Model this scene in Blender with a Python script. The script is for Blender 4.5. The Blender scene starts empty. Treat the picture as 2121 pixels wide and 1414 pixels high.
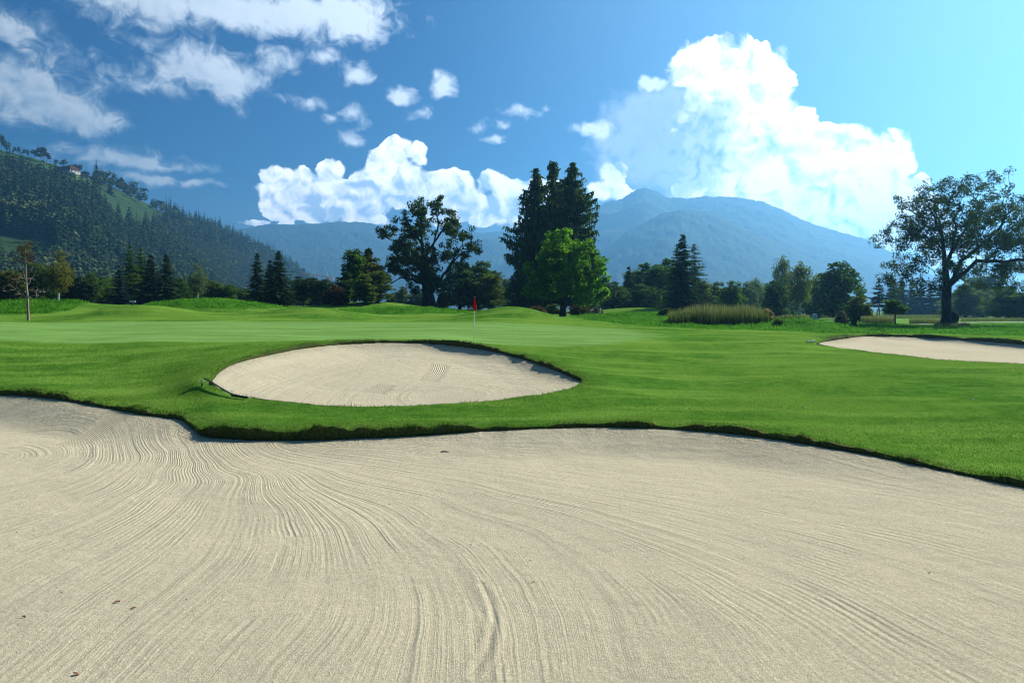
# Golf course below alpine hills: three sand bunkers, a green with its flag, trees, hillside forest, mountains, haze.
import bpy, bmesh, math, random
import numpy as np
from mathutils import Vector, Matrix
from mathutils.geometry import delaunay_2d_cdt

scene = bpy.context.scene
COL = scene.collection
R = math.radians
F_PX, CX, HY, CZ = 1414.0, 1060.5, 646.0, 1.39     # reference survey: focal length, principal column, horizon row, eye height

def P(px, py, d):
    """survey reading (column, row, distance) -> world point"""
    return np.array([(px - CX) / F_PX * d, d, CZ - (py - HY) / F_PX * d])

def PX(px, d):
    return (px - CX) / F_PX * d

def ZY(py, d):
    return CZ - (py - HY) / F_PX * d

# ------------------------------------------------------------------ tagging
def tag(o, label=None, cat=None, group=None, kind=None):
    if label: o['label'] = label
    if cat: o['category'] = cat
    if group: o['group'] = group
    if kind: o['kind'] = kind
    return o

def empty(name, loc, rz=0.0):
    o = bpy.data.objects.new(name, None)
    COL.objects.link(o)
    o.location = loc
    o.rotation_euler = (0, 0, rz)
    o.empty_display_size = 0.2
    return o

def link(name, me, parent=None, mat=None, loc=(0, 0, 0)):
    o = bpy.data.objects.new(name, me)
    COL.objects.link(o)
    o.location = loc
    if parent: o.parent = parent
    if mat is not None and not me.materials: me.materials.append(mat)
    return o

def copy_tree(o, parent=None):
    c = o.copy()
    COL.objects.link(c)
    c.parent = parent
    for ch in list(o.children):
        copy_tree(ch, c)
    return c

# ------------------------------------------------------------------ mesh helpers
def mesh_np(name, V, faces, attrs=None, mat=None, smooth=False):
    """V (n,3); faces: list of (m,k) int arrays"""
    me = bpy.data.meshes.new(name)
    V = np.asarray(V, dtype=np.float32)
    faces = [np.asarray(f, dtype=np.int32) for f in faces if len(f)]
    nl = sum(f.size for f in faces)
    nf = sum(len(f) for f in faces)
    me.vertices.add(len(V)); me.vertices.foreach_set('co', V.ravel())
    me.loops.add(nl); me.polygons.add(nf)
    li = np.concatenate([f.ravel() for f in faces])
    tot = np.concatenate([np.full(len(f), f.shape[1], dtype=np.int32) for f in faces])
    st = np.concatenate([[0], np.cumsum(tot)[:-1]]).astype(np.int32)
    me.loops.foreach_set('vertex_index', li)
    me.polygons.foreach_set('loop_start', st)
    if smooth:
        me.polygons.foreach_set('use_smooth', np.ones(nf, dtype=bool))
    else:
        me.polygons.foreach_set('use_smooth', np.zeros(nf, dtype=bool))
    for k, a in (attrs or {}).items():
        at = me.attributes.new(k, 'FLOAT', 'POINT')
        at.data.foreach_set('value', np.asarray(a, dtype=np.float32))
    me.update(calc_edges=True)
    me.validate()
    if mat is not None: me.materials.append(mat)
    return me

class MB:
    """collects boxes, tubes, loops into one mesh"""
    def __init__(s): s.v = []; s.f = []; s.n = 0
    def add(s, V, faces):
        V = np.asarray(V, float)
        s.v.append(V)
        for f in faces: s.f.append([i + s.n for i in f])
        s.n += len(V)
    def box(s, c, size, rz=0.0, bev=0.0):
        x, y, z = [k / 2 for k in size]
        V = np.array([[sx * x, sy * y, sz * z] for sx in (-1, 1) for sy in (-1, 1) for sz in (-1, 1)], float)
        cs, sn = math.cos(rz), math.sin(rz)
        V[:, :2] = V[:, :2] @ np.array([[cs, sn], [-sn, cs]])
        V += np.array(c)
        s.add(V, [[0, 1, 3, 2], [4, 6, 7, 5], [0, 4, 5, 1], [2, 3, 7, 6], [0, 2, 6, 4], [1, 5, 7, 3]])
    def tube(s, pts, radii, n=8, cap=True):
        pts = np.asarray(pts, float)
        radii = np.broadcast_to(np.asarray(radii, float), (len(pts),))
        V = []
        for i, p in enumerate(pts):
            t = pts[min(i + 1, len(pts) - 1)] - pts[max(i - 1, 0)]
            t /= (np.linalg.norm(t) + 1e-9)
            a = np.cross(t, [0, 0, 1.0])
            if np.linalg.norm(a) < 0.05: a = np.cross(t, [0, 1.0, 0])
            a /= np.linalg.norm(a); b = np.cross(t, a)
            for k in range(n):
                th = 2 * math.pi * k / n
                V.append(p + radii[i] * (math.cos(th) * a + math.sin(th) * b))
        Fs = []
        for i in range(len(pts) - 1):
            for k in range(n):
                k2 = (k + 1) % n
                Fs.append([i * n + k, i * n + k2, (i + 1) * n + k2, (i + 1) * n + k])
        if cap:
            Fs.append(list(range(n))[::-1]); Fs.append([(len(pts) - 1) * n + k for k in range(n)])
        s.add(V, Fs)
    def prism(s, poly, y0, y1):
        """polygon in xz extruded along y"""
        n = len(poly)
        V = [[x, y0, z] for x, z in poly] + [[x, y1, z] for x, z in poly]
        Fs = [list(range(n)), list(range(2 * n - 1, n - 1, -1))]
        for k in range(n):
            k2 = (k + 1) % n
            Fs.append([k2, k, n + k, n + k2])
        s.add(V, Fs)
    def ball(s, c, r, nu=12, nv=8, squash=(1, 1, 1)):
        V = []; Fs = []
        for j in range(nv + 1):
            ph = math.pi * j / nv
            for i in range(nu):
                th = 2 * math.pi * i / nu
                V.append([c[0] + r * squash[0] * math.sin(ph) * math.cos(th), c[1] + r * squash[1] * math.sin(ph) * math.sin(th), c[2] + r * squash[2] * math.cos(ph)])
        for j in range(nv):
            for i in range(nu):
                i2 = (i + 1) % nu
                Fs.append([j * nu + i, (j + 1) * nu + i, (j + 1) * nu + i2, j * nu + i2])
        s.add(V, Fs)
    def build(s, name, mat, parent=None, smooth=False, loc=(0, 0, 0)):
        me = bpy.data.meshes.new(name)
        me.from_pydata(np.concatenate(s.v).tolist(), [], s.f)
        me.validate()
        bm = bmesh.new(); bm.from_mesh(me)
        bmesh.ops.remove_doubles(bm, verts=bm.verts, dist=1e-5)
        bmesh.ops.recalc_face_normals(bm, faces=bm.faces)
        if smooth:
            for f in bm.faces: f.smooth = True
        bm.to_mesh(me); bm.free()
        me.materials.append(mat)
        return link(name, me, parent, None, loc)

# ------------------------------------------------------------------ node helpers
def new_mat(name):
    m = bpy.data.materials.new(name)
    m.use_nodes = True
    nt = m.node_tree
    nt.nodes.clear()
    return m, nt

class N:
    """thin wrapper for building node graphs"""
    def __init__(s, nt): s.nt = nt
    def node(s, t, **kw):
        n = s.nt.nodes.new(t)
        for k, v in kw.items(): setattr(n, k, v)
        return n
    def put(s, sock, v):
        if isinstance(v, bpy.types.NodeSocket): s.nt.links.new(v, sock)
        elif v is not None: sock.default_value = v
    def math(s, op, a, b=None, c=None, clamp=False):
        n = s.node('ShaderNodeMath', operation=op, use_clamp=clamp)
        s.put(n.inputs[0], a); s.put(n.inputs[1], b); s.put(n.inputs[2], c)
        return n.outputs[0]
    def vec(s, op, a, b=None, c=None):
        n = s.node('ShaderNodeVectorMath', operation=op)
        s.put(n.inputs[0], a); s.put(n.inputs[1], b); s.put(n.inputs[2], c)
        return n.outputs['Value'] if op in ('LENGTH', 'DOT_PRODUCT', 'DISTANCE') else n.outputs[0]
    def mix(s, f, a, b, mode='MIX'):
        n = s.node('ShaderNodeMix', data_type='RGBA', blend_type=mode)
        s.put(n.inputs[0], f); s.put(n.inputs[6], a); s.put(n.inputs[7], b)
        return n.outputs[2]
    def ss(s, x, lo, hi, to0=0.0, to1=1.0):
        n = s.node('ShaderNodeMapRange', interpolation_type='SMOOTHSTEP')
        s.put(n.inputs[0], x); s.put(n.inputs[1], lo); s.put(n.inputs[2], hi); s.put(n.inputs[3], to0); s.put(n.inputs[4], to1)
        return n.outputs[0]
    def lin(s, x, lo, hi, to0=0.0, to1=1.0):
        n = s.node('ShaderNodeMapRange')
        s.put(n.inputs[0], x); s.put(n.inputs[1], lo); s.put(n.inputs[2], hi); s.put(n.inputs[3], to0); s.put(n.inputs[4], to1)
        return n.outputs[0]
    def noise(s, vec, scale, detail=2.0, rough=0.5, dim='3D', w=None, dist=0.0):
        n = s.node('ShaderNodeTexNoise', noise_dimensions=dim)
        if dim != '1D': s.put(n.inputs['Vector'], vec)
        if dim in ('1D', '4D'): s.put(n.inputs['W'], w)
        n.inputs['Scale'].default_value = scale
        n.inputs['Detail'].default_value = detail
        n.inputs['Roughness'].default_value = rough
        n.inputs['Distortion'].default_value = dist
        return n.outputs[0]
    def pos(s): return s.node('ShaderNodeNewGeometry').outputs['Position']
    def attr(s, name, at='GEOMETRY'):
        n = s.node('ShaderNodeAttribute', attribute_name=name, attribute_type=at)
        return n.outputs['Fac']
    def rgb(s, c):
        n = s.node('ShaderNodeRGB'); n.outputs[0].default_value = (*c, 1); return n.outputs[0]
    def bump(s, h, strength=0.5, dist=0.02, normal=None):
        n = s.node('ShaderNodeBump')
        n.inputs['Strength'].default_value = strength
        n.inputs['Distance'].default_value = dist
        s.put(n.inputs['Height'], h)
        if normal is not None: s.put(n.inputs['Normal'], normal)
        return n.outputs[0]
    def principled(s, col, rough=0.8, normal=None, spec=0.3, metallic=0.0):
        n = s.node('ShaderNodeBsdfPrincipled')
        s.put(n.inputs['Base Color'], col if isinstance(col, bpy.types.NodeSocket) else (*col, 1))
        s.put(n.inputs['Roughness'], rough)
        n.inputs['Specular IOR Level'].default_value = spec
        n.inputs['Metallic'].default_value = metallic
        if normal is not None: s.put(n.inputs['Normal'], normal)
        return n.outputs[0]
    def out(s, sh):
        o = s.node('ShaderNodeOutputMaterial'); s.nt.links.new(sh, o.inputs[0])

def paint(name, col, rough=0.6, var=0.25, scale=8.0, spec=0.3, bump=0.0):
    """plain procedural paint / wood / metal with some wear"""
    m, nt = new_mat(name); g = N(nt)
    p = g.node('ShaderNodeTexCoord').outputs['Object']
    n = g.noise(p, scale, 5, 0.6)
    f = g.lin(n, 0.25, 0.75, 1 - var, 1 + var)
    c = g.vec('MULTIPLY', g.rgb(col), g.node('ShaderNodeCombineXYZ').outputs[0]) if False else g.mix(1.0, g.rgb(col), f, 'MULTIPLY')
    nm = g.bump(n, bump, 0.02) if bump else None
    g.out(g.principled(c, rough, nm, spec))
    return m
# ------------------------------------------------------------------ materials of the land
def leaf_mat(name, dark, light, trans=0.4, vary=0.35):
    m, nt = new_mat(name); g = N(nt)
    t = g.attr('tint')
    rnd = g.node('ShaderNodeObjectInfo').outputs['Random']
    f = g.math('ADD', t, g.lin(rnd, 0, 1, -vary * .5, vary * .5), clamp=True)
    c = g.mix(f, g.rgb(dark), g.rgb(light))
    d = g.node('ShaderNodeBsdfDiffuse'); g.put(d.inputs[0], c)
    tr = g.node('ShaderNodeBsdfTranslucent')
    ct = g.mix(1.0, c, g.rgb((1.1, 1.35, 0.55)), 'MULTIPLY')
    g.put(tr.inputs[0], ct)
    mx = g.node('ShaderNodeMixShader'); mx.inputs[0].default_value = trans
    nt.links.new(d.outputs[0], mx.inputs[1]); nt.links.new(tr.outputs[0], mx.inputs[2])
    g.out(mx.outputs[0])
    return m

def bark_mat(name, a, b, scale=6.0, white=False):
    m, nt = new_mat(name); g = N(nt)
    p = g.node('ShaderNodeTexCoord').outputs['Object']
    st = g.vec('MULTIPLY', p, (1, 1, 3.0 if white else 0.25))
    n = g.noise(st, scale, 5, 0.65)
    f = g.ss(n, 0.35, 0.62)
    c = g.mix(f, g.rgb(a), g.rgb(b))
    g.out(g.principled(c, 0.9, g.bump(n, 0.7, 0.05), 0.15))
    return m

def sand_mat():
    m, nt = new_mat('bunker sand'); g = N(nt)
    p = g.pos()
    ph = g.attr('rake'); amp = g.attr('rake_amp'); band = g.attr('swath')
    wob = g.noise(p, 0.9, 3, 0.55)
    ph2 = g.math('MULTIPLY_ADD', wob, 0.10, ph)
    # fine tine grooves, irregular coarser furrows
    tine = g.math('SINE', g.math('MULTIPLY', ph2, 2 * math.pi / 0.088))
    furrow = g.noise(None, 5.5, 4.5, 0.72, '1D', w=ph2)
    furrow2 = g.noise(None, 2.0, 2.0, 0.5, '1D', w=g.math('ADD', ph2, 31.7))
    come = g.ss(g.noise(p, 0.55, 3, 0.6), 0.36, 0.62)
    come2 = g.ss(g.noise(g.vec('ADD', p, (7, 3, 0)), 0.9, 3, 0.6), 0.44, 0.66)
    h1 = g.math('MULTIPLY', g.math('MULTIPLY', tine, g.math('MULTIPLY', come2, g.math('MULTIPLY_ADD', amp, 0.6, 0.55))), 0.0030)
    h2 = g.math('MULTIPLY', g.math('MULTIPLY', furrow, g.math('MULTIPLY_ADD', come, 0.85, 0.15)), 0.046)
    h2 = g.math('MULTIPLY', h2, g.math('MULTIPLY_ADD', amp, 0.62, 0.46))
    lone = g.ss(g.noise(None, 1.5, 0.0, 0.5, '1D', w=g.math('ADD', ph2, 90.3)), 0.66, 0.80)
    h3 = g.math('MULTIPLY_ADD', furrow2, 0.018, g.math('MULTIPLY', g.math('MULTIPLY', lone, g.math('SINE', g.math('MULTIPLY', ph2, 62.0))), g.math('MULTIPLY', come2, 0.006)))
    sw = g.math('MULTIPLY', g.math('MULTIPLY', g.math('SINE', g.math('MULTIPLY', g.attr('swath_phase'), 2 * math.pi / 0.075)), band), 0.010)
    keep = g.math('SUBTRACT', 1.0, g.math('MULTIPLY', band, 0.92))
    grain = g.math('MULTIPLY', g.noise(p, 55, 4, 0.8), 0.016)
    lumps = g.math('MULTIPLY', g.noise(p, 3.0, 5, 0.65), 0.03)
    rough_edge = g.math('MULTIPLY', g.math('MULTIPLY', g.noise(p, 9.0, 4, 0.7), g.attr('crumble')), 0.16)
    h = g.math('MULTIPLY', g.math('ADD', g.math('ADD', h1, h2), h3), keep)
    h = g.math('ADD', h, g.math('ADD', g.math('MULTIPLY', g.attr('scar'), -0.020), g.math('MULTIPLY', g.attr('scar_rim'), 0.010)))
    h = g.math('ADD', g.math('ADD', h, sw), g.math('ADD', grain, g.math('ADD', lumps, rough_edge)))
    nm = g.bump(h, 1.0, 1.0)
    # colour: pale ochre quartz sand with dark grains, darker in the furrow bottoms
    sp = g.noise(p, 85, 2, 0.7)
    big = g.noise(p, 0.5, 4, 0.6)
    sp2 = g.noise(p, 24, 3, 0.75)
    c = g.mix(g.ss(big, 0.3, 0.7), g.rgb((0.585, 0.515, 0.340)), g.rgb((0.645, 0.565, 0.372)))
    c = g.mix(g.ss(sp, 0.36, 0.58, 0.42, 0.0), c, g.rgb((0.16, 0.135, 0.10)))
    c = g.mix(g.ss(sp, 0.56, 0.72, 0.0, 0.45), c, g.rgb((0.78, 0.68, 0.50)))
    c = g.mix(g.ss(sp2, 0.40, 0.56, 0.22, 0.0), c, g.rgb((0.24, 0.205, 0.145)))
    c = g.mix(g.ss(sp2, 0.54, 0.68, 0.0, 0.30), c, g.rgb((0.78, 0.69, 0.50)))
    spk = g.noise(p, 24, 1.0, 0.5)
    c = g.mix(g.ss(spk, 0.73, 0.80, 0.0, 0.5), c, g.rgb((0.13, 0.11, 0.08)))
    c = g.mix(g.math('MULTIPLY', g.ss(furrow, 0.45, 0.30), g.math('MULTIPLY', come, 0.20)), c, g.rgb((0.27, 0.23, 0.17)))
    g.out(g.principled(c, 0.95, nm, 0.0))
    return m

def grass_mat():
    m, nt = new_mat('mown grass'); g = N(nt)
    p = g.pos()
    green = g.attr('green'); rough = g.attr('rough'); lip = g.attr('lip')
    fine = g.noise(p, 34, 3, 0.75)
    mid = g.noise(p, 2.6, 5, 0.65)
    big = g.noise(p, 0.16, 4, 0.6)
    st = g.noise(g.vec('MULTIPLY', p, (0.10, 0.62, 1.0)), 1.5, 3, 0.55)
    hf = g.noise(g.vec('MULTIPLY', p, (1.0, 0.5, 1.0)), 9.0, 4, 0.7)
    # fairway
    cf = g.mix(g.ss(mid, 0.28, 0.72), g.rgb((0.0581, 0.1605, 0.016)), g.rgb((0.1232, 0.3049, 0.034)))
    cf = g.mix(g.ss(big, 0.40, 0.62, 0, 0.75), cf, g.rgb((0.1865, 0.3371, 0.042)))
    cf = g.mix(g.ss(st, 0.47, 0.62, 0, 0.65), cf, g.rgb((0.2268, 0.4012, 0.056)))
    cf = g.mix(g.ss(hf, 0.52, 0.75, 0, 0.55), cf, g.rgb((0.0458, 0.1231, 0.013)))
    dry = g.noise(p, 0.75, 5, 0.7)
    cf = g.mix(g.ss(dry, 0.58, 0.74, 0, 0.55), cf, g.rgb((0.1452, 0.2193, 0.052)))
    # putting surface: tight, pale, with faint mower bands
    cg = g.mix(g.ss(st, 0.36, 0.62), g.rgb((0.1610, 0.3049, 0.0675)), g.rgb((0.2147, 0.3959, 0.1008)))
    cg = g.mix(g.ss(mid, 0.4, 0.7, 0, 0.25), cg, g.rgb((0.1366, 0.2996, 0.0450)))
    # rough
    cr = g.mix(g.ss(mid, 0.3, 0.7), g.rgb((0.0528, 0.1766, 0.012)), g.rgb((0.0968, 0.2836, 0.024)))
    # worn, half-dry turf at the bunker lips
    cl = g.mix(g.ss(g.noise(p, 7, 4, 0.7), 0.36, 0.64), g.rgb((0.040, 0.085, 0.012)), g.rgb((0.13, 0.155, 0.045)))
    edge = g.math('MULTIPLY_ADD', g.math('SUBTRACT', g.noise(p, 1.2, 3, 0.6), 0.5), 0.35, green)
    c = g.mix(g.ss(edge, 0.30, 0.70), cf, cg)
    c = g.mix(g.ss(rough, 0.35, 0.65), c, cr)
    c = g.mix(g.math('MULTIPLY', lip, g.ss(mid, 0.30, 0.62)), c, cl)
    c = g.mix(g.ss(fine, 0.25, 0.75, 0.0, 1.0), g.mix(0.42, c, g.rgb((0.012, 0.035, 0.002))), c)
    hgt = g.math('ADD', g.math('MULTIPLY', fine, 0.055), g.math('ADD', g.math('MULTIPLY', hf, 0.10), g.math('MULTIPLY', mid, 0.09)))
    hgt = g.math('MULTIPLY', hgt, g.math('MULTIPLY_ADD', green, -0.86, 1.0))
    nm = g.bump(hgt, 0.75, 1.0)
    g.out(g.principled(c, 0.9, nm, 0.0))
    return m

def soil_mat():
    m, nt = new_mat('turf edge'); g = N(nt)
    p = g.pos()
    n = g.noise(p, 14, 5, 0.7); n2 = g.noise(p, 2.0, 3, 0.6)
    c = g.mix(g.ss(n, 0.35, 0.65), g.rgb((0.032, 0.060, 0.012)), g.rgb((0.085, 0.110, 0.030)))
    c = g.mix(g.ss(n2, 0.58, 0.68, 0, 0.7), c, g.rgb((0.13, 0.090, 0.052)))
    g.out(g.principled(c, 0.95, g.bump(n, 1.0, 0.08), 0.05))
    return m

def blade_mat(name, a, b, tip, trans=0.45):
    m, nt = new_mat(name); g = N(nt)
    t = g.attr('tint'); u = g.attr('along')
    c = g.mix(t, g.rgb(a), g.rgb(b))
    c = g.mix(g.ss(u, 0.55, 1.0), c, g.mix(t, g.rgb(b), g.rgb(tip)))
    d = g.node('ShaderNodeBsdfDiffuse'); g.put(d.inputs[0], c)
    tr = g.node('ShaderNodeBsdfTranslucent'); g.put(tr.inputs[0], c)
    mx = g.node('ShaderNodeMixShader'); mx.inputs[0].default_value = trans
    nt.links.new(d.outputs[0], mx.inputs[1]); nt.links.new(tr.outputs[0], mx.inputs[2])
    g.out(mx.outputs[0])
    return m

def hill_mat(name, cols, s):
    m, nt = new_mat(name); g = N(nt)
    p = g.pos()
    a = g.noise(p, s, 6, 0.65); b = g.noise(p, s * 7, 4, 0.7)
    c = g.mix(g.ss(a, 0.4, 0.6), g.rgb(cols[0]), g.rgb(cols[1]))
    c = g.mix(g.ss(b, 0.45, 0.65, 0, 0.6), c, g.rgb(cols[2]))
    if len(cols) > 3:
        c = g.mix(g.ss(g.attr('meadow'), 0.3, 0.7), c, g.mix(g.ss(b, 0.35, 0.65), g.rgb(cols[3]), g.rgb(cols[4])))
    g.out(g.principled(c, 0.95, g.bump(b, 0.8 if len(cols) > 3 else 0.25, 0.35 / s * 0.02), 0.05))
    return m

M_SAND, M_GRASS, M_SOIL = sand_mat(), grass_mat(), soil_mat()

# ------------------------------------------------------------------ lie of the land
def rbf_fit(pts, z, c=1.0, reg=1e-4):
    pts = np.asarray(pts, float); z = np.asarray(z, float)
    D = np.sqrt(((pts[:, None] - pts[None]) ** 2).sum(-1) + c * c)
    n = len(pts)
    A = np.zeros((n + 3, n + 3)); A[:n, :n] = D - reg * np.eye(n)
    A[:n, n] = 1; A[:n, n + 1:] = pts; A[n, :n] = 1; A[n + 1:, :n] = pts.T
    w = np.linalg.solve(A, np.concatenate([z, np.zeros(3)]))
    def ev(q):
        q = np.asarray(q, float); out = np.empty(len(q))
        for i in range(0, len(q), 20000):
            b = q[i:i + 20000]
            Dq = np.sqrt(((b[:, None] - pts[None]) ** 2).sum(-1) + c * c)
            out[i:i + 20000] = Dq @ w[:n] + w[n] + b @ w[n + 1:]
        return out
    return ev

def warp(xy):
    xy = np.asarray(xy, float)
    r = np.linalg.norm(xy, axis=-1, keepdims=True) + 1e-9
    return xy / r * np.log1p(r / 8.0) * 8.0

def catmull(pts, step, closed=True):
    pts = np.asarray(pts, float); n = len(pts); out = []
    for i in range(n if closed else n - 1):
        p0, p1, p2, p3 = pts[(i - 1) % n] if closed or i > 0 else pts[0], pts[i], pts[(i + 1) % n], pts[(i + 2) % n] if closed or i + 2 < n else pts[-1]
        k = max(1, int(np.linalg.norm((p2 - p1)[:2]) / step))
        for j in range(k):
            t = j / k
            out.append(0.5 * ((2 * p1) + (-p0 + p2) * t + (2 * p0 - 5 * p1 + 4 * p2 - p3) * t * t + (-p0 + 3 * p1 - 3 * p2 + p3) * t ** 3))
    return np.array(out)

rs = np.random.RandomState(7)

# bunker outlines: (column, row, distance, lip height)
B1 = [(-150, 812, 22.5, .16), (0, 817, 21.6, .14), (100, 824, 20.8, .14), (200, 841, 19.6, .14), (300, 858, 18.6, .13), (368, 868, 18.1, .13), (396, 882, 17.5, .22),
      (420, 902, 17.0, .27), (470, 908, 16.6, .29), (540, 911, 16.4, .28), (650, 912, 16.3, .27), (760, 907, 16.4, .25), (850, 902, 16.5, .22), (930, 897, 16.6, .18), (1000, 892, 16.7, .12),
      (1100, 888, 16.7, .10), (1200, 885, 16.8, .10), (1300, 885, 16.7, .10), (1400, 889, 16.4, .11), (1500, 897, 16.0, .12), (1600, 909, 15.4, .12), (1700, 925, 14.8, .12),
      (1800, 943, 14.2, .12), (1900, 964, 13.6, .12), (2000, 985, 13.0, .11), (2121, 1009, 12.4, .11), (2300, 1045, 11.6, .11)]
B1 = [np.append(P(a, b, c), h) for a, b, c, h in B1]
B1 += [np.array(v, float) for v in ([13.4, 8.0, -1.6, .15], [12.0, 4.6, -1.45, .15], [6, 3.5, -1.4, .12], [0, 3.2, -1.4, .12], [-6, 3.4, -1.4, .12], [-13, 4.2, -1.4, .15], [-21, 9, -1.4, .15], [-24, 16, -1.35, .15], [-22.5, 21.5, -1.3, .15])]
B2 = [(437, 792, 20.6, .03), (447, 776, 21.6, .04), (475, 758, 22.8, .05), (520, 743, 24.2, .07), (570, 732, 25.6, .09), (620, 722, 27, .12), (680, 715, 28.4, .15), (740, 711, 29.4, .14),
      (800, 709, 30, .12), (860, 710, 30.2, .13), (920, 713, 30.1, .14), (980, 720, 29.6, .15), (1030, 729.5, 28.8, .16), (1080, 742.5, 27.5, .17), (1120, 755, 26.3, .17), (1160, 770, 24.8, .15),
      (1190, 784, 23.5, .13), (1206, 792, 22.6, .05), (1190, 803, 21.8, .03), (1150, 813, 21.1, .03), (1100, 821, 20.6, .03), (1050, 827, 20.3, .03), (1000, 832, 20, .03), (900, 839, 19.6, .03),
      (800, 842, 19.4, .03), (700, 842, 19.4, .03), (620, 838, 19.5, .03), (560, 831, 19.7, .03), (510, 822, 19.9, .03), (470, 810, 20.1, .03), (445, 800, 20.4, .03)]
B2 = [np.append(P(a, b, c), h) for a, b, c, h in B2]
B3 = [(1693, 712, 36, .05), (1718, 705.5, 38.5, .12), (1750, 700.5, 41.5, .16), (1785, 696.8, 44.5, .16), (1850, 696.5, 46, .13), (1920, 698.5, 46, .15), (1990, 702.5, 44, .16), (2060, 707.5, 42, .17), (2121, 712.5, 40, .17), (2250, 724, 37, .17),
      (2420, 740, 33, .1), (2400, 772, 26, .05), (2250, 765, 26, .03), (2121, 756, 27.5, .03), (2050, 752, 28.5, .03), (1980, 748, 29.2, .03), (1900, 740, 30.5, .03), (1830, 733, 32, .03), (1760, 724, 34, .03), (1715, 717, 35.5, .03)]
B3 = [np.append(P(a, b, c), h) for a, b, c, h in B3]

def outline(ctrl, step, jit):
    c = catmull(ctrl, step)
    n = len(c)
    # ragged turf edge
    t = np.roll(c, -1, 0)[:, :2] - np.roll(c, 1, 0)[:, :2]
    t /= np.linalg.norm(t, axis=1, keepdims=True) + 1e-9
    nrm = np.stack([t[:, 1], -t[:, 0]], 1)
    w = np.convolve(np.tile(rs.randn(n), 3), np.ones(5) / 5, 'same')[n:2 * n] + 0.8 * np.convolve(np.tile(rs.randn(n), 3), np.ones(21) / 21 * 2, 'same')[n:2 * n]
    c[:, :2] += nrm * (w * jit)[:, None]
    c[:, 3] *= 1 + 0.5 * np.clip(np.convolve(np.tile(rs.randn(n), 3), np.ones(7) / 4, 'same')[n:2 * n], -1, 1)
    return c, nrm

OUT = [outline(B1, 0.11, 0.05), outline(B2, 0.13, 0.035), outline(B3, 0.2, 0.04)]

def inside(poly, q):
    x, y = q[:, 0], q[:, 1]; r = np.zeros(len(q), bool)
    px, py = poly[:, 0], poly[:, 1]; n = len(poly); j = n - 1
    for i in range(n):
        c = ((py[i] > y) != (py[j] > y))
        if c.any():
            xi = (px[j] - px[i]) * (y - py[i]) / (py[j] - py[i] + 1e-12) + px[i]
            r ^= c & (x < xi)
        j = i
    return r

def dist_poly(poly, q):
    a = poly[:, :2]; b = np.roll(a, -1, 0)
    best = np.full(len(q), 1e9); idx = np.zeros(len(q), int)
    ab = b - a; L = (ab ** 2).sum(1) + 1e-12
    for i in range(0, len(q), 4000):
        s = q[i:i + 4000, None, :2] - a[None]
        t = np.clip((s * ab).sum(-1) / L, 0, 1)
        d = np.linalg.norm(s - t[..., None] * ab, axis=-1)
        k = d.argmin(1); idx[i:i + 4000] = k; best[i:i + 4000] = d[np.arange(len(k)), k]
    return best, idx

ctl = []
for ctrl, st in ((B1, 1), (B2, 1), (B3, 1)):
    for v in ctrl[::st]: ctl.append((v[0], v[1], v[2] + v[3]))
S = [(0, 760, 26), (200, 790, 23.3), (300, 742, 26.5), (0, 706, 31), (-300, 706, 31), (300, 708, 30.6), (983, 706, 32.7), (700, 702, 33), (340, 792, 22.0), (405, 815, 19.9), (300, 820, 20.3),
     (-300, 667, 48), (0, 667, 48), (300, 667, 48), (600, 667, 48), (900, 667, 48), (1100, 673, 46.5), (600, 688, 37.5), (200, 688, 37.5), (950, 687, 38.5), (1200, 690, 39),
     (1200, 738, 29), (1300, 718, 32.5), (1500, 700, 38), (1500, 760, 27.5), (1500, 838, 19.8), (1250, 838, 19.3), (1350, 790, 23.5), (1800, 800, 22.3), (1800, 890, 16.9), (1600, 860, 18), (2100, 850, 18.8), (2100, 950, 14.4), (1650, 790, 23.5),
     (1650, 687, 47), (1400, 682, 47), (1962, 677, 73), (1800, 672, 72), (2121, 680, 60), (2300, 680, 60), (1700, 690, 52), (2121, 694, 47), (2300, 700, 44),
     (1600, 656, 170), (2000, 655, 170), (2200, 657, 140), (1800, 652, 260), (2300, 652, 260), (1165, 655, 80), (1000, 644, 100), (890, 640, 100), (60, 664, 52), (-200, 664, 52), (120, 631, 110), (-200, 628, 110), (380, 631, 110),
     (700, 634, 115), (1000, 641, 135), (1300, 646, 135), (1450, 656, 110), (640, 655, 54), (300, 655, 53), (1050, 660, 53), (820, 658, 58), (60, 650, 58), (450, 650, 58), (1300, 668, 58), (1550, 676, 58),
     (200, 640, 350), (900, 644, 350), (1500, 646, 350), (2100, 647, 350), (200, 646, 900), (1060, 646, 900), (2000, 646, 900)]
for s in S: ctl.append(tuple(P(*s)))
for x, y, z in ((0, 0, -0.35), (-8, 0, -0.35), (8, 0, -0.4), (-25, 0, -0.5), (25, 0, -0.6), (0, -20, 0), (-40, -20, 0), (40, -20, 0), (0, -150, 0), (-300, 0, 0), (300, 0, 0), (-26, 12, -1.0), (20, 8, -1.3),
                (0, 6300, 0), (-6300, 0, 0), (6300, 0, 0), (0, -6300, 0), (-4500, 4500, 0), (4500, 4500, 0), (0, 3000, 0.5), (-2500, 2000, 0.5), (2500, 2000, 0.5)):
    ctl.append((x, y, z))
ctl = np.array(ctl)
_base = rbf_fit(warp(ctl[:, :2]), ctl[:, 2], 0.35)

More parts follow.
